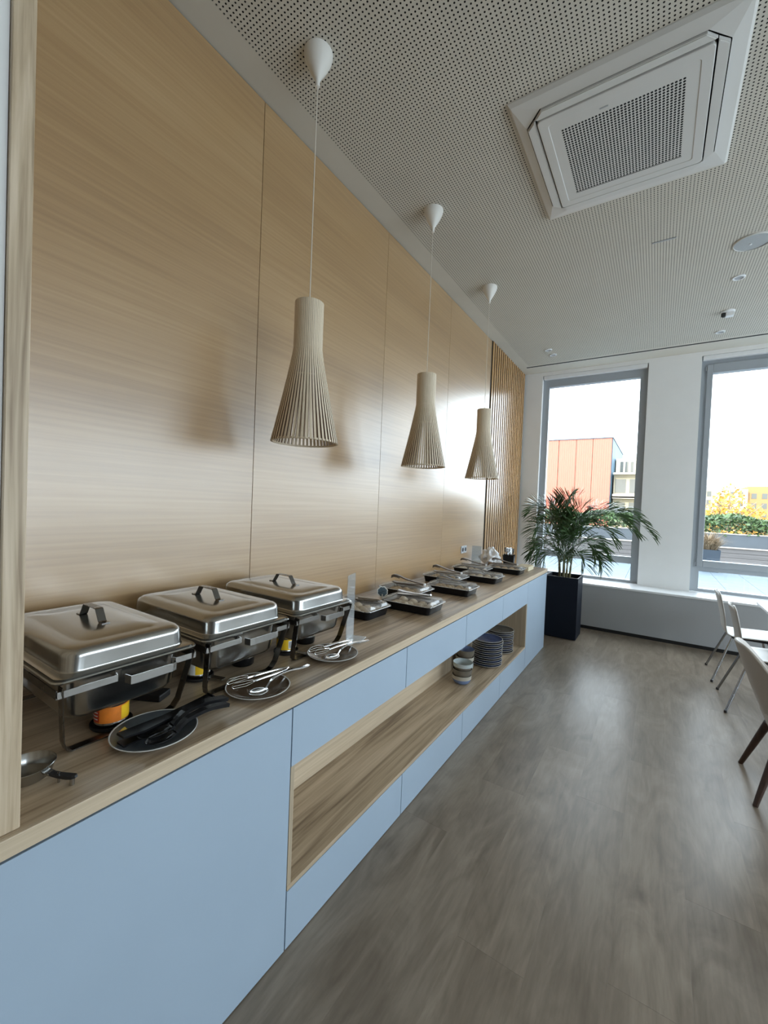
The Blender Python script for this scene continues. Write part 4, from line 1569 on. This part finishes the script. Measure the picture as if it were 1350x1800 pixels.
strap(bm, [(0, 0, 0.0), (0, 0, 0.10), (0, 0.001, 0.14), (0, 0.004, 0.160)], (1, 0, 0), [0.004, 0.003, 0.004, 0.011], 0.001)
for k in range(4):
    strap(bm, [(-0.0093 + k * 0.0062, 0.004, 0.160), (-0.0093 + k * 0.0062, 0.008, 0.195)], (1, 0, 0), 0.0018, 0.0009)
me_old = fk.data
fk.data = bpy.data.meshes.new('fork')
bm.to_mesh(fk.data)
bm.free()
fk.data.materials.append(M['cutlery'])
first = True
for i in range(26):
    o = fk if first else inst(fk)
    first = False
    u, v = random.uniform(-0.040, 0.040), (random.uniform(0.010, 0.060)) * (1 if i % 2 else -1)
    w = Vector((u, v, 0))
    w.rotate(Matrix.Rotation(0.2, 3, 'Z'))
    o.location = (0.375 + w.x, 4.82 + w.y, ZT + 0.008)
    o.rotation_euler = (-w.y * 1.2, w.x * 1.5, random.uniform(0, 3.1))
    tag(o, 'steel fork standing tines up in the black cutlery caddy', 'fork', 'forks in the cutlery caddy')

# cream paper packets
for i in range(6):
    bm = bmesh.new()
    bx(bm, -0.065, 0.065, -0.017, 0.017, 0, 0.045, 0.003, 1)
    o = obj('paper_packet', bm, 'napkin', None, loc=(0.605 - 0.0 * i, 4.56 + i * 0.0365, ZT + 0.0005), rot=(0, 0, 0.04 * ((i % 3) - 1)))
    tag(o, 'cream paper packet standing in a row at the end of the worktop', 'packet', 'cream paper packets')
bm = bmesh.new()
for k in range(4):
    a = 0.06 * k
    bx(bm, -0.06, 0.06, -0.06, 0.06, 0.002 * k, 0.002 * k + 0.0016)
o = obj('napkin_stack', bm, 'paper', None, loc=(0.47, 4.62, ZT + 0.0005), rot=(0, 0, 0.3))
o['kind'] = 'stuff'
tag(o, 'low pile of white paper napkins next to the cream packets', 'napkins')

# ================================================================== CROCKERY IN THE NICHE
def make_plate(top):
    return plate('dinner_plate', 'x', 0, 0, 0, 0.128, top)


def stack(cx, cy, n, tops, group, label):
    protos = {}
    z = ZN0 + 0.0005
    for i in range(n):
        k = tops[i % len(tops)] if i < n - 1 else tops[0]
        if k not in protos:
            p = make_plate(k)
            protos[k] = p
        else:
            p = copy_tree(protos[k])
        p.location = (cx + random.uniform(-.003, .003), cy + random.uniform(-.003, .003), z)
        p['label'] = label
        p['group'] = group
        z += 0.0172
    top = p
    return top


tp = stack(0.620, 3.465, 13, ('plate_blue', 'plate_slate'), 'plates in the stack beside the bowls', 'dark glazed dinner plate stacked beside the bowls in the niche')
tp['label'] = 'blue glazed dinner plate, topmost of the stack beside the bowls'
tp = stack(0.600, 3.860, 12, ('plate_slate', 'plate_blue'), 'plates in the stack by the end of the niche', 'dark glazed dinner plate stacked by the end board of the niche')
tp['label'] = 'slate grey dinner plate, topmost of the stack by the end board'


def bowl(label, x, y, z, mats, r=0.070, h=0.066):
    t = thing('bowl', label, 'bowl', (x, y, z), 0, 'stoneware bowls in the niche')
    bm = bmesh.new()
    out = [(0.0005, 0.0), (r * 0.56, 0.0), (r * 0.78, h * 0.14), (r * 0.92, h * 0.42), (r * 0.965, h * 0.58)]
    lathe(bm, out, 36)
    obj('lower_body', bm, mats[0], t, sm=True)
    bm = bmesh.new()
    lathe(bm, [(r * 0.965, h * 0.58), (r * 0.985, h * 0.76), (r, h), (r * 0.96, h * 1.005)], 36)
    obj('upper_body', bm, mats[1], t, sm=True)
    bm = bmesh.new()
    lathe(bm, [(r * 0.96, h * 1.004), (r * 0.92, h * 0.72), (r * 0.82, h * 0.36), (r * 0.5, h * 0.12), (0.0005, h * 0.10)], 36)
    obj('inside', bm, mats[2], t, sm=True)
    return t


zb = ZN0 + 0.0005
for i, (mt, lab) in enumerate(((('bowl_blue', 'bowl_cream', 'bowl_cream'), 'blue-bottomed bowl, lowest of the bowl stack nearer the niche edge'),
                               (('bowl_brown', 'bowl_brown', 'bowl_brown'), 'brown bowl in the middle of the bowl stack nearer the niche edge'),
                               (('bowl_brown', 'bowl_pale', 'bowl_pale'), 'pale grey bowl on top of the bowl stack nearer the niche edge'))):
    bowl(lab, 0.600 + 0.003 * i, 2.965, zb + i * 0.047, mt, 0.074)
for i, (mt, lab) in enumerate(((('bowl_pale', 'bowl_pale', 'bowl_pale'), 'pale bowl, lowest of the bowl stack next to the plates'),
                               (('bowl_brown', 'bowl_cream', 'bowl_brown'), 'brown cream-rimmed bowl in the bowl stack next to the plates'),
                               (('bowl_brown', 'bowl_brown', 'bowl_blue'), 'brown bowl blue inside on top of the bowl stack next to the plates'))):
    bowl(lab, 0.530 + 0.003 * i, 3.185, zb + i * 0.056, mt, 0.074, 0.072)

# ================================================================== PLANT
pt = thing('potted_palm', 'bushy green areca palm in a tall dark square planter by the window', 'plant', (0.846, 5.615, 0))
bm = bmesh.new()
loft(bm, [(0.010, 0.190, 0.190, 0.004), (0.75, 0.190, 0.190, 0.004), (0.752, 0.190, 0.190, 0.004), (0.752, 0.176, 0.176, 0.004), (0.69, 0.172, 0.172, 0.004)], 2, cap0=True)
pl = obj('planter', bm, 'planter', pt)
bm = bmesh.new()
bx(bm, -0.13, 0.13, -0.13, 0.13, 0, 0.012)
obj('planter_foot', bm, 'dark', pt)
bm = bmesh.new()
n = 10
grid = [[bm.verts.new((-0.172 + 0.344 * i / n, -0.172 + 0.344 * j / n, 0.700 + 0.012 * random.random())) for j in range(n + 1)] for i in range(n + 1)]
for i in range(n):
    for j in range(n):
        bm.faces.new((grid[i][j], grid[i + 1][j], grid[i + 1][j + 1], grid[i][j + 1]))
obj('soil', bm, 'soil', pt)


def frond(parent, base, tip, apex, leaf_len=0.20, seed=0, n=26, droop=0.5, start=0.25):
    r = random.Random(seed)
    bm = bmesh.new()
    base, tip, apex = Vector(base), Vector(tip), Vector(apex)
    ctrl = apex * 2 - (base + tip) * 0.5
    pts = bez(base, ctrl, tip, 40)
    tube(bm, pts, [0.0055 * (1 - 0.8 * i / 40) for i in range(41)], 5)
    for k in range(n):
        f = start + (0.985 - start) * k / (n - 1)
        i = int(f * 40)
        p = pts[i]
        t = (pts[min(i + 1, 40)] - pts[max(i - 1, 0)]).normalized()
        side = t.cross(Vector((0, 0, 1)))
        if side.length < 0.05:
            side = Vector((1, 0, 0))
        side.normalize()
        upv = side.cross(t).normalized()
        L = leaf_len * (0.50 + 0.72 * math.sin(PI * min(1, (k / (n - 1)) * 0.80 + 0.18))) * r.uniform(0.85, 1.12)
        for s in (1, -1):
            d = (t * r.uniform(0.7, 1.0) + side * s * r.uniform(0.55, 0.9) + upv * r.uniform(0.15, 0.55)).normalized()
            a = p
            b = p + d * L * 0.45
            c = p + d * L * 0.80 + Vector((0, 0, -1)) * L * droop * 0.30
            e = p + d * L + Vector((0, 0, -1)) * L * droop * 0.62
            wv = t * 0.5 + Vector((0, 0, 0.5)) - d * d.dot(t * 0.5 + Vector((0, 0, 0.5)))
            wv.normalize()
            w = 0.0060 * (L / 0.2) ** 0.5
            va = bm.verts.new(a)
            v1, v2 = bm.verts.new(b + wv * w), bm.verts.new(b - wv * w)
            v3, v4 = bm.verts.new(c + wv * w * 0.75), bm.verts.new(c - wv * w * 0.75)
            ve = bm.verts.new(e)
            bm.faces.new((va, v1, v2))
            bm.faces.new((v1, v3, v4, v2))
            bm.faces.new((v3, ve, v4))
    return obj('frond', bm, 'leaf', parent)


fr = [((1.10, 5.42, 0.88), (1.00, 5.50, 1.02)), ((0.62, 5.42, 0.88), (0.70, 5.50, 1.02)), ((0.88, 5.34, 0.92), (0.87, 5.45, 1.04)),
      ((0.80, 5.45, 1.52), (0.82, 5.53, 1.38)), ((1.02, 5.45, 1.46), (0.94, 5.53, 1.38)),
      # tip (world x,y,z), apex lift
    ((1.78, 5.55, 1.27), (1.28, 5.58, 1.56)), ((1.62, 5.42, 1.30), (1.20, 5.50, 1.52)), ((1.50, 5.75, 1.38), (1.15, 5.68, 1.58)),
    ((0.40, 5.50, 1.50), (0.60, 5.56, 1.55)), ((0.44, 5.75, 1.40), (0.62, 5.68, 1.50)), ((0.50, 5.38, 1.20), (0.62, 5.50, 1.35)),
    ((0.88, 5.50, 1.74), (0.82, 5.56, 1.50)), ((0.98, 5.60, 1.75), (0.88, 5.60, 1.52)), ((0.72, 5.62, 1.70), (0.78, 5.62, 1.45)),
    ((0.70, 5.50, 1.62), (0.75, 5.55, 1.44)), ((1.08, 5.55, 1.60), (0.96, 5.58, 1.48)), ((0.60, 5.58, 1.60), (0.70, 5.58, 1.50)),
    ((1.28, 5.45, 0.86), (1.12, 5.52, 1.10)), ((1.22, 5.40, 0.98), (1.06, 5.48, 1.18)), ((1.30, 5.70, 1.00), (1.10, 5.66, 1.22)),
    ((0.47, 5.44, 0.95), (0.62, 5.52, 1.14)), ((0.54, 5.38, 0.92), (0.66, 5.48, 1.12)), ((0.50, 5.80, 1.05), (0.64, 5.70, 1.22)),
    ((0.80, 5.30, 1.02), (0.82, 5.44, 1.20)), ((0.95, 5.28, 1.08), (0.92, 5.42, 1.26)), ((0.88, 5.92, 1.30), (0.87, 5.78, 1.36)),
    ((1.05, 5.38, 1.30), (0.97, 5.46, 1.34)), ((0.66, 5.34, 1.34), (0.74, 5.46, 1.36)), ((1.40, 5.50, 1.18), (1.14, 5.54, 1.36)),
    ((1.15, 5.60, 1.42), (1.0, 5.6, 1.42)), ((0.60, 5.45, 1.44), (0.72, 5.52, 1.40)), ((0.84, 5.40, 1.40), (0.84, 5.5, 1.34)),
]
pw = Vector((0.846, 5.615, 0))
stems = [(-0.045, -0.02), (0.03, -0.04), (-0.01, 0.03), (0.055, 0.02), (-0.06, 0.04), (0.0, -0.06)]
for k, (sx, sy) in enumerate(stems):
    bm = bmesh.new()
    tube(bm, [(sx, sy, 0.69), (sx * 1.2, sy * 1.2, 0.86), (sx * 1.5, sy * 1.5, 1.06)], [0.015, 0.012, 0.007], 8)
    obj('stem', bm, 'stem', pt)
for i, (tip, apex) in enumerate(fr):
    sx, sy = stems[i % len(stems)]
    long_ = (Vector(tip) - Vector((0.85, 5.6, 1.0))).length
    frond(pt, (sx * 1.3, sy * 1.3, 0.90), Vector(tip) - pw, Vector(apex) - pw, 0.20 + 0.06 * min(1, long_), i, 30 if long_ > 0.6 else 24,
          0.42 if tip[2] < 1.45 else 0.12, 0.20)


# ================================================================== CHAIRS AND TABLE
def make_side_chair():
    t = thing('side_chair', 'x', 'chair', (0, 0, 0))
    prof = catmull([(0.235, 0.432), (0.215, 0.448), (0.12, 0.447), (0.0, 0.440), (-0.10, 0.436), (-0.150, 0.444), (-0.178, 0.470),
                    (-0.192, 0.520), (-0.205, 0.600), (-0.225, 0.700), (-0.248, 0.790), (-0.262, 0.838)] and
                   [(a, 0, b) for a, b in ((0.235, 0.432), (0.215, 0.448), (0.12, 0.447), (0.0, 0.440), (-0.10, 0.436), (-0.150, 0.444),
                                           (-0.178, 0.470), (-0.192, 0.520), (-0.205, 0.600), (-0.225, 0.700), (-0.248, 0.790), (-0.262, 0.838))], 3)
    n = len(prof)
    bm = bmesh.new()
    rows = []
    for i, p in enumerate(prof):
        s = i / (n - 1)
        seat = s < 0.5
        w = 0.215 if s < 0.42 else 0.215 - 0.055 * ((s - 0.42) / 0.58) ** 0.8
        if s < 0.06:
            w *= 0.86 + 0.14 * (s / 0.06)
        if s > 0.90:
            w *= math.sqrt(max(0.05, 1 - ((s - 0.90) / 0.104) ** 2 * 0.75))
        row = []
        for k in range(13):
            u = -1 + 2 * k / 12
            dx = 0.030 * u * u * max(0, (s - 0.45) / 0.55) if not seat else 0
            dz = 0.010 * (u ** 4) if seat else 0
            row.append(bm.verts.new((p.x + dx, u * w, p.z + dz)))
        rows.append(row)
    for a, b in zip(rows[:-1], rows[1:]):
        for k in range(12):
            bm.faces.new((a[k], a[k + 1], b[k + 1], b[k]))
    o = obj('shell', bm, 'shell', t, sm=True)
    md = o.modifiers.new('thickness', 'SOLIDIFY')
    md.thickness = 0.008
    md.offset = 0
    bm = bmesh.new()
    bx(bm, -0.13, 0.15, -0.15, 0.15, 0.415, 0.428, 0.003, 1)
    obj('underframe', bm, 'blackm', t)
    for sx, sy in ((-1, 1), (-1, -1), (1, 1), (1, -1)):
        top = Vector((0.13 * (1 if sx > 0 else -1), 0.15 * sy, 0.418))
        foot = Vector((0.225 if sx > 0 else -0.272, 0.262 * sy, 0.008))
        bm = bmesh.new()
        tube(bm, [top, top.lerp(foot, 0.5), foot], 0.0095, 10)
        lg = obj('leg', bm, 'chrome', t, sm=True)
        bm = bmesh.new()
        lathe(bm, [(0.011, 0.0), (0.0115, 0.010), (0.010, 0.020)], 10, cap0=True, cap1=True)
        obj('glide', bm, 'blackm', lg, loc=(foot.x, foot.y, 0.0))
    return t


sc = make_side_chair()
sc.location = (2.560, 5.255, 0.0005)
tag(sc, 'white plastic side chair with chrome legs nearest the window sill', 'chair', 'white side chairs at the table')
s2 = copy_tree(sc)
s2.location = (2.585, 4.545, 0.0005)
tag(s2, 'white plastic side chair with chrome legs between its twin and the armchair', 'chair', 'white side chairs at the table')


def make_bucket():
    t = thing('bucket_armchair', 'greige bucket armchair on dark wooden legs at the table', 'chair', (2.545, 3.235, 0.0005))
    bm = bmesh.new()
    nth, nv = 40, 12
    rows = []
    for j in range(nv + 1):
        v = j / nv
        row = []
        for i in range(nth + 1):
            th = math.radians(-128 + 256 * i / nth)          # 0 = straight back (-x)
            c = math.cos(th)
            back = max(0.0, c) ** 0.9
            arm = 1 - back
            rimz = 0.575 + 0.262 * math.exp(-(abs(th) / 1.02) ** 3.4)
            z = 0.335 + (rimz - 0.335) * v
            q = v ** 0.55
            rx = 0.10 + (0.185 + 0.028 * v) * q + 0.02 * back * v
            ry = 0.10 + 0.150 * q
            x = -rx * c
            y = ry * math.sin(th)
            if c < 0:
                x = -rx * c * 0.82
            row.append(bm.verts.new((x, y, z)))
        rows.append(row)
    for a, b in zip(rows[:-1], rows[1:]):
        for i in range(nth):
            bm.faces.new((a[i], a[i + 1], b[i + 1], b[i]))
    o = obj('shell', bm, 'bucket', t, sm=True)
    md = o.modifiers.new('thickness', 'SOLIDIFY')
    md.thickness = 0.020
    md.offset = 0
    bv = o.modifiers.new('round', 'BEVEL')
    bv.width = 0.007
    bv.segments = 3
    bm = bmesh.new()
    loft(bm, [(0.330, 0.15, 0.13, 0.09), (0.345, 0.19, 0.16, 0.10), (0.43, 0.225, 0.205, 0.12), (0.455, 0.22, 0.20, 0.12), (0.466, 0.19, 0.17, 0.10)], 8, cap0=True, cap1=True, cx=0.03)
    obj('seat', bm, 'bucket', t, sm=True)
    bm = bmesh.new()
    bx(bm, -0.15, 0.17, -0.13, 0.13, 0.315, 0.332, 0.004, 1)
    obj('underframe', bm, 'blackm', t)
    for sx, sy in ((-1, 1), (-1, -1), (1, 1), (1, -1)):
        top = Vector((0.145 * sx, 0.135 * sy, 0.335))
        foot = Vector((0.245 * sx, 0.236 * sy, 0.0))
        bm = bmesh.new()
        tube(bm, [top, top.lerp(foot, 0.5), foot], [0.021, 0.0175, 0.0125], 12)
        obj('leg', bm, 'walnut', t, sm=True)
    return t


make_bucket()

tb = thing('dining_table', 'long white dining table with the chairs drawn up to it', 'table', (3.05, 4.17, 0.0))
bm = bmesh.new()
bx(bm, -0.405, 0.405, -1.28, 1.28, 0.716, 0.740, 0.003, 2)
obj('tabletop', bm, 'sill', tb)
for sx in (-1, 1):
    for sy in (-1, 1):
        bm = bmesh.new()
        bx(bm, sx * 0.12 - 0.022, sx * 0.12 + 0.022, sy * 1.10 - 0.022, sy * 1.10 + 0.022, 0.0005, 0.716, 0.003, 1)
        obj('leg', bm, 'chrome', tb)


# ================================================================== OUTSIDE
terr = struct(box('terrace', 'dark', None, -8.0, 14.0, YP + 0.31, 15.90, -0.3, 0.030))
proto = None
SL = 0.605
for i in range(36):
    for j in range(15):
        x, y = -7.9 + 0.065 + SL * (i + 0.5), YP + 0.40 + SL * (j + 0.5)
        if not (-4.5 < x < 11):
            continue
        if proto is None:
            bm = bmesh.new()
            bx(bm, -SL / 2 + 0.003, SL / 2 - 0.003, -SL / 2 + 0.003, SL / 2 - 0.003, 0, 0.020)
            proto = obj('slab', bm, 'slab', terr)
            o = proto
        else:
            o = inst(proto, terr)
        o.location = rel(terr, (x, y, 0.030))
sun_block = struct(box('wall_sun_block', 'white', None, -18.0, -0.31, -12.0, YP + 0.40, -3.0, H + 0.45))  # unseen mass added to block the sun from the terrace

# board-clad retaining wall with coping
cw = struct(box('wall_terrace', 'dark', None, -10.0, 16.0, 15.93, 16.06, -0.3, 0.62))
for k in range(4):
    for j in range(7):
        bm = bmesh.new()
        w = 26.0 / 7
        bx(bm, -w / 2 + 0.004, w / 2 - 0.004, -0.03, 0.0, 0.0, 0.132, 0.003, 1)
        o = obj('board', bm, 'deckwood', cw)
        o.location = rel(cw, (-10 + w * (j + 0.5), 15.93, 0.075 + k * 0.140))
o = box('coping', 'coping', cw, -10, 16, 15.86, 16.05, 0.635, 0.665)
o.location = rel(cw, (3.0, 15.955, 0.635))

for j, lab in enumerate(('long grey planting trough on the terrace in front of the red building', 'long grey planting trough on the terrace before the autumn tree')):
    x0, x1 = ((-9.0, 2.05), (2.07, 15.0))[j]
    t = thing('planting_trough', lab, 'planter', ((x0 + x1) / 2, 16.52, 0.62), 0, 'grey troughs on the terrace')
    h = (x1 - x0) / 2
    bm = bmesh.new()
    loft(bm, [(0.0, h, 0.42, 0.002), (0.42, h, 0.42, 0.002), (0.42, h - 0.03, 0.39, 0.002), (0.36, h - 0.03, 0.39, 0.002)], 1, cap0=True, cap1=True)
    obj('trough', bm, 'trough', t)
    bm = bmesh.new()
    bx(bm, -h - 0.01, h + 0.01, -0.44, -0.36, 0.42, 0.445)
    obj('rim_strip', bm, 'coping', t)


def leaf_cloud(name, n, fn, size, mat, parent, seed):
    r = np.random.default_rng(seed)
    P = fn(r, n)
    d1 = r.normal(size=(n, 3))
    d1 /= np.linalg.norm(d1, axis=1)[:, None]
    d2 = np.cross(d1, r.normal(size=(n, 3)))
    d2 /= np.linalg.norm(d2, axis=1)[:, None]
    sz = size * r.uniform(0.6, 1.3, size=(n, 1))
    V = np.stack([P - d1 * sz, P + d2 * sz * 0.5, P + d1 * sz, P - d2 * sz * 0.5], axis=1).reshape(-1, 3)
    Q = np.arange(n * 4).reshape(n, 4)
    o = np_mesh(name, V, Q, np.zeros((0, 3), dtype=np.int32), mat, parent)
    return o


def hedge_fn(r, n):
    x = r.uniform(-9, 15, n)
    top = 0.60 + 0.05 * np.sin(x * 2.3) + 0.04 * np.sin(x * 5.1 + 1)
    z = 0.98 + top * np.sqrt(r.uniform(0, 1, n))
    y = 16.50 + r.uniform(-0.52, 0.52, n)
    return np.stack([x, y, z], axis=1)


hg = leaf_cloud('hedge', 26000, hedge_fn, 0.060, 'hedge', None, 1)
hg['kind'] = 'stuff'
tag(hg, 'low clipped green hedge growing in the grey terrace troughs', 'hedge')

# ornamental grass in a pot
t = thing('grass_pot', 'dry straw-coloured ornamental grass in a square grey pot on the terrace', 'potted grass', (3.02, 14.5, 0.0505))
bm = bmesh.new()
loft(bm, [(0.0, 0.22, 0.22, 0.004), (0.60, 0.25, 0.25, 0.004), (0.60, 0.22, 0.22, 0.004), (0.54, 0.22, 0.22, 0.004)], 1, cap0=True, cap1=True)
obj('pot', bm, 'trough', t)
bm = bmesh.new()
r_ = random.Random(11)
for k in range(700):
    a = r_.uniform(0, 2 * PI)
    rr_ = r_.uniform(0, 0.16)
    L = r_.uniform(0.35, 0.66)
    out = r_.uniform(0.15, 1.0)
    p0 = Vector((rr_ * math.cos(a), rr_ * math.sin(a), 0.56))
    d = Vector((math.cos(a) * out, math.sin(a) * out, 1.0)).normalized()
    p1 = p0 + d * L * 0.6
    p2 = p1 + (d + Vector((math.cos(a) * 0.7, math.sin(a) * 0.7, -0.9)) * out).normalized() * L * 0.4
    w = Vector((-math.sin(a), math.cos(a), 0)) * 0.006
    a0, a1 = bm.verts.new(p0 - w), bm.verts.new(p0 + w)
    b0, b1 = bm.verts.new(p1 - w), bm.verts.new(p1 + w)
    e = bm.verts.new(p2)
    bm.faces.new((a0, a1, b1, b0))
    bm.faces.new((b0, b1, e))
o = obj('grass_blades', bm, 'straw', t)
o['kind'] = 'stuff'

# ground far below the terrace
gr_ = struct(box('ground', 'lawn', None, -160, 160, 16.6, 260, -4.2, -4.0))

# autumn trees
def tree(label, x, y, z0, h, rad, n, seed, mat='autumn'):
    t = thing('autumn_tree', label, 'tree', (x, y, z0), 0, 'autumn trees beyond the terrace')
    r = random.Random(seed)
    bm = bmesh.new()
    tube(bm, [(0, 0, 0), (0.1, 0, h * 0.35), (0, 0.1, h * 0.62), (0.05, 0.0, h * 0.98)], [0.22, 0.17, 0.10, 0.02], 8)
    obj('trunk', bm, 'bark', t)
    for k in range(14):
        a = r.uniform(0, 2 * PI)
        zz = h * r.uniform(0.35, 0.75)
        L = rad * r.uniform(0.7, 1.05)
        bm = bmesh.new()
        tube(bm, [(0, 0, zz), (math.cos(a) * L * 0.5, math.sin(a) * L * 0.5, zz + L * 0.45), (math.cos(a) * L, math.sin(a) * L, zz + L * 1.0)], [0.07, 0.045, 0.012], 5)
        obj('branch', bm, 'bark', t)

    def fn(rg, m):
        u = rg.normal(size=(m, 3))
        u /= np.linalg.norm(u, axis=1)[:, None]
        q = rg.uniform(0.15, 1, size=(m, 1)) ** 0.5
        P = u * q
        return np.stack([P[:, 0] * rad, P[:, 1] * rad, h * 0.62 + P[:, 2] * h * 0.40 * (1 - 0.25 * np.abs(P[:, 0]))], axis=1)
    o = leaf_cloud('foliage', n, fn, 0.11, mat, t, seed)
    o['kind'] = 'stuff'
    return t


tree('golden autumn tree with a pointed crown beyond the hedge', 5.35, 32, -4.0, 7.4, 1.55, 2600, 5)
tree('lower broad golden tree in front of the pale block of flats', 4.0, 35, -4.0, 6.2, 1.6, 2200, 6)
tree('lower broad golden tree between the pointed one and the orange block', 7.2, 36, -4.0, 6.3, 1.5, 2200, 8)


# buildings
def bldg(label, x0, x1, y0, y1, z1, wall, wins, wmat='bglass', cat='building', bands=()):
    t = thing('building', label, cat, ((x0 + x1) / 2, y0, -4.0), 0, None)
    box_ = box('wall', wall, t, 0, 1, 0, 1, 0, 1)
    bpy.data.objects.remove(box_)
    bm = bmesh.new()
    h = (x1 - x0) / 2
    bx(bm, -h, h, 0, y1 - y0, 0, z1 + 4.0)
    obj('wall', bm, wall, t)
    for (a, b, c, d) in wins:
        bm = bmesh.new()
        bx(bm, a - (x0 + x1) / 2, b - (x0 + x1) / 2, -0.03, 0.02, c + 4.0, d + 4.0)
        obj('window', bm, wmat, t)
    for (a, b, c, d, m) in bands:
        bm = bmesh.new()
        bx(bm, a - (x0 + x1) / 2, b - (x0 + x1) / 2, -0.9, 0.0, c + 4.0, d + 4.0)
        obj('balcony', bm, m, t)
    return t


rbd = thing('red_building', 'red corrugated-metal clad block with a shade-blue side wall beyond the terrace', 'building', (-6.0, 45.0, -4.0))
xe = [-10.0, -8.42, -6.80, -5.17, -3.69, -2.03]
for a, b in zip(xe[:-1], xe[1:]):
    bm = bmesh.new()
    bx(bm, a + 6.0 + 0.03, b + 6.0 - 0.03, 0.0, 0.12, 0.0, 12.62)
    obj('cladding_panel', bm, 'redclad', rbd)
bm = bmesh.new()
bx(bm, -4.0, 3.94, 0.12, 14.0, 0.0, 12.60)
obj('core', bm, 'bark', rbd)
bm = bmesh.new()
bx(bm, 3.94, 4.0, 0.12, 14.0, 0.0, 12.62)
obj('side_cladding', bm, 'shadeclad', rbd)
bm = bmesh.new()
bx(bm, -4.05, 4.05, -0.06, 14.0, 12.62, 12.72)
obj('roof_edge', bm, 'trough', rbd)

wins = []
bands = []
for fz in (1.2, 3.45):
    for k in range(4):
        wins.append((-1.7 + k * 1.2, -0.8 + k * 1.2, fz, fz + 1.35))
    bands.append((-1.85, 3.0, fz - 0.55, fz - 0.15, 'paler'))
    bands.append((-1.85, 3.0, fz + 1.75, fz + 1.90, 'paler'))
bldg('beige apartment block with balconies beside the red building', -1.85, 3.0, 46.2, 48.4, 5.35, 'beige', wins, bands=bands)
bldg('pale set-back top floor above the beige balconies', -1.9, 0.3, 48.5, 55, 7.05, 'paler', [(-1.5 + 0.45 * k, -1.25 + 0.45 * k, 5.5, 6.7) for k in range(4)])
wins = [(9.75 + 0.9 * k, 10.2 + 0.9 * k, z, z + 0.6) for k in range(4) for z in (1.4, 2.6, 3.7)]
bldg('orange-brown block of flats beyond the autumn tree', 10.3, 15.0, 62, 70, 5.1, 'brickor', wins[3:])
wins = [(8.6 + 0.8 * k, 9.0 + 0.8 * k, z, z + 0.6) for k in range(2) for z in (1.6, 2.8, 3.8)]
bldg('small white block of flats beside the orange-brown one', 8.3, 10.2, 61, 70, 4.7, 'paler', wins)
wins = [(4.9 + 0.8 * k, 5.3 + 0.8 * k, z, z + 0.6) for k in range(3) for z in (1.6, 2.8, 3.8)]
bldg('pale block of flats half hidden behind the golden trees', 4.4, 7.3, 60, 68, 4.9, 'beige', wins)
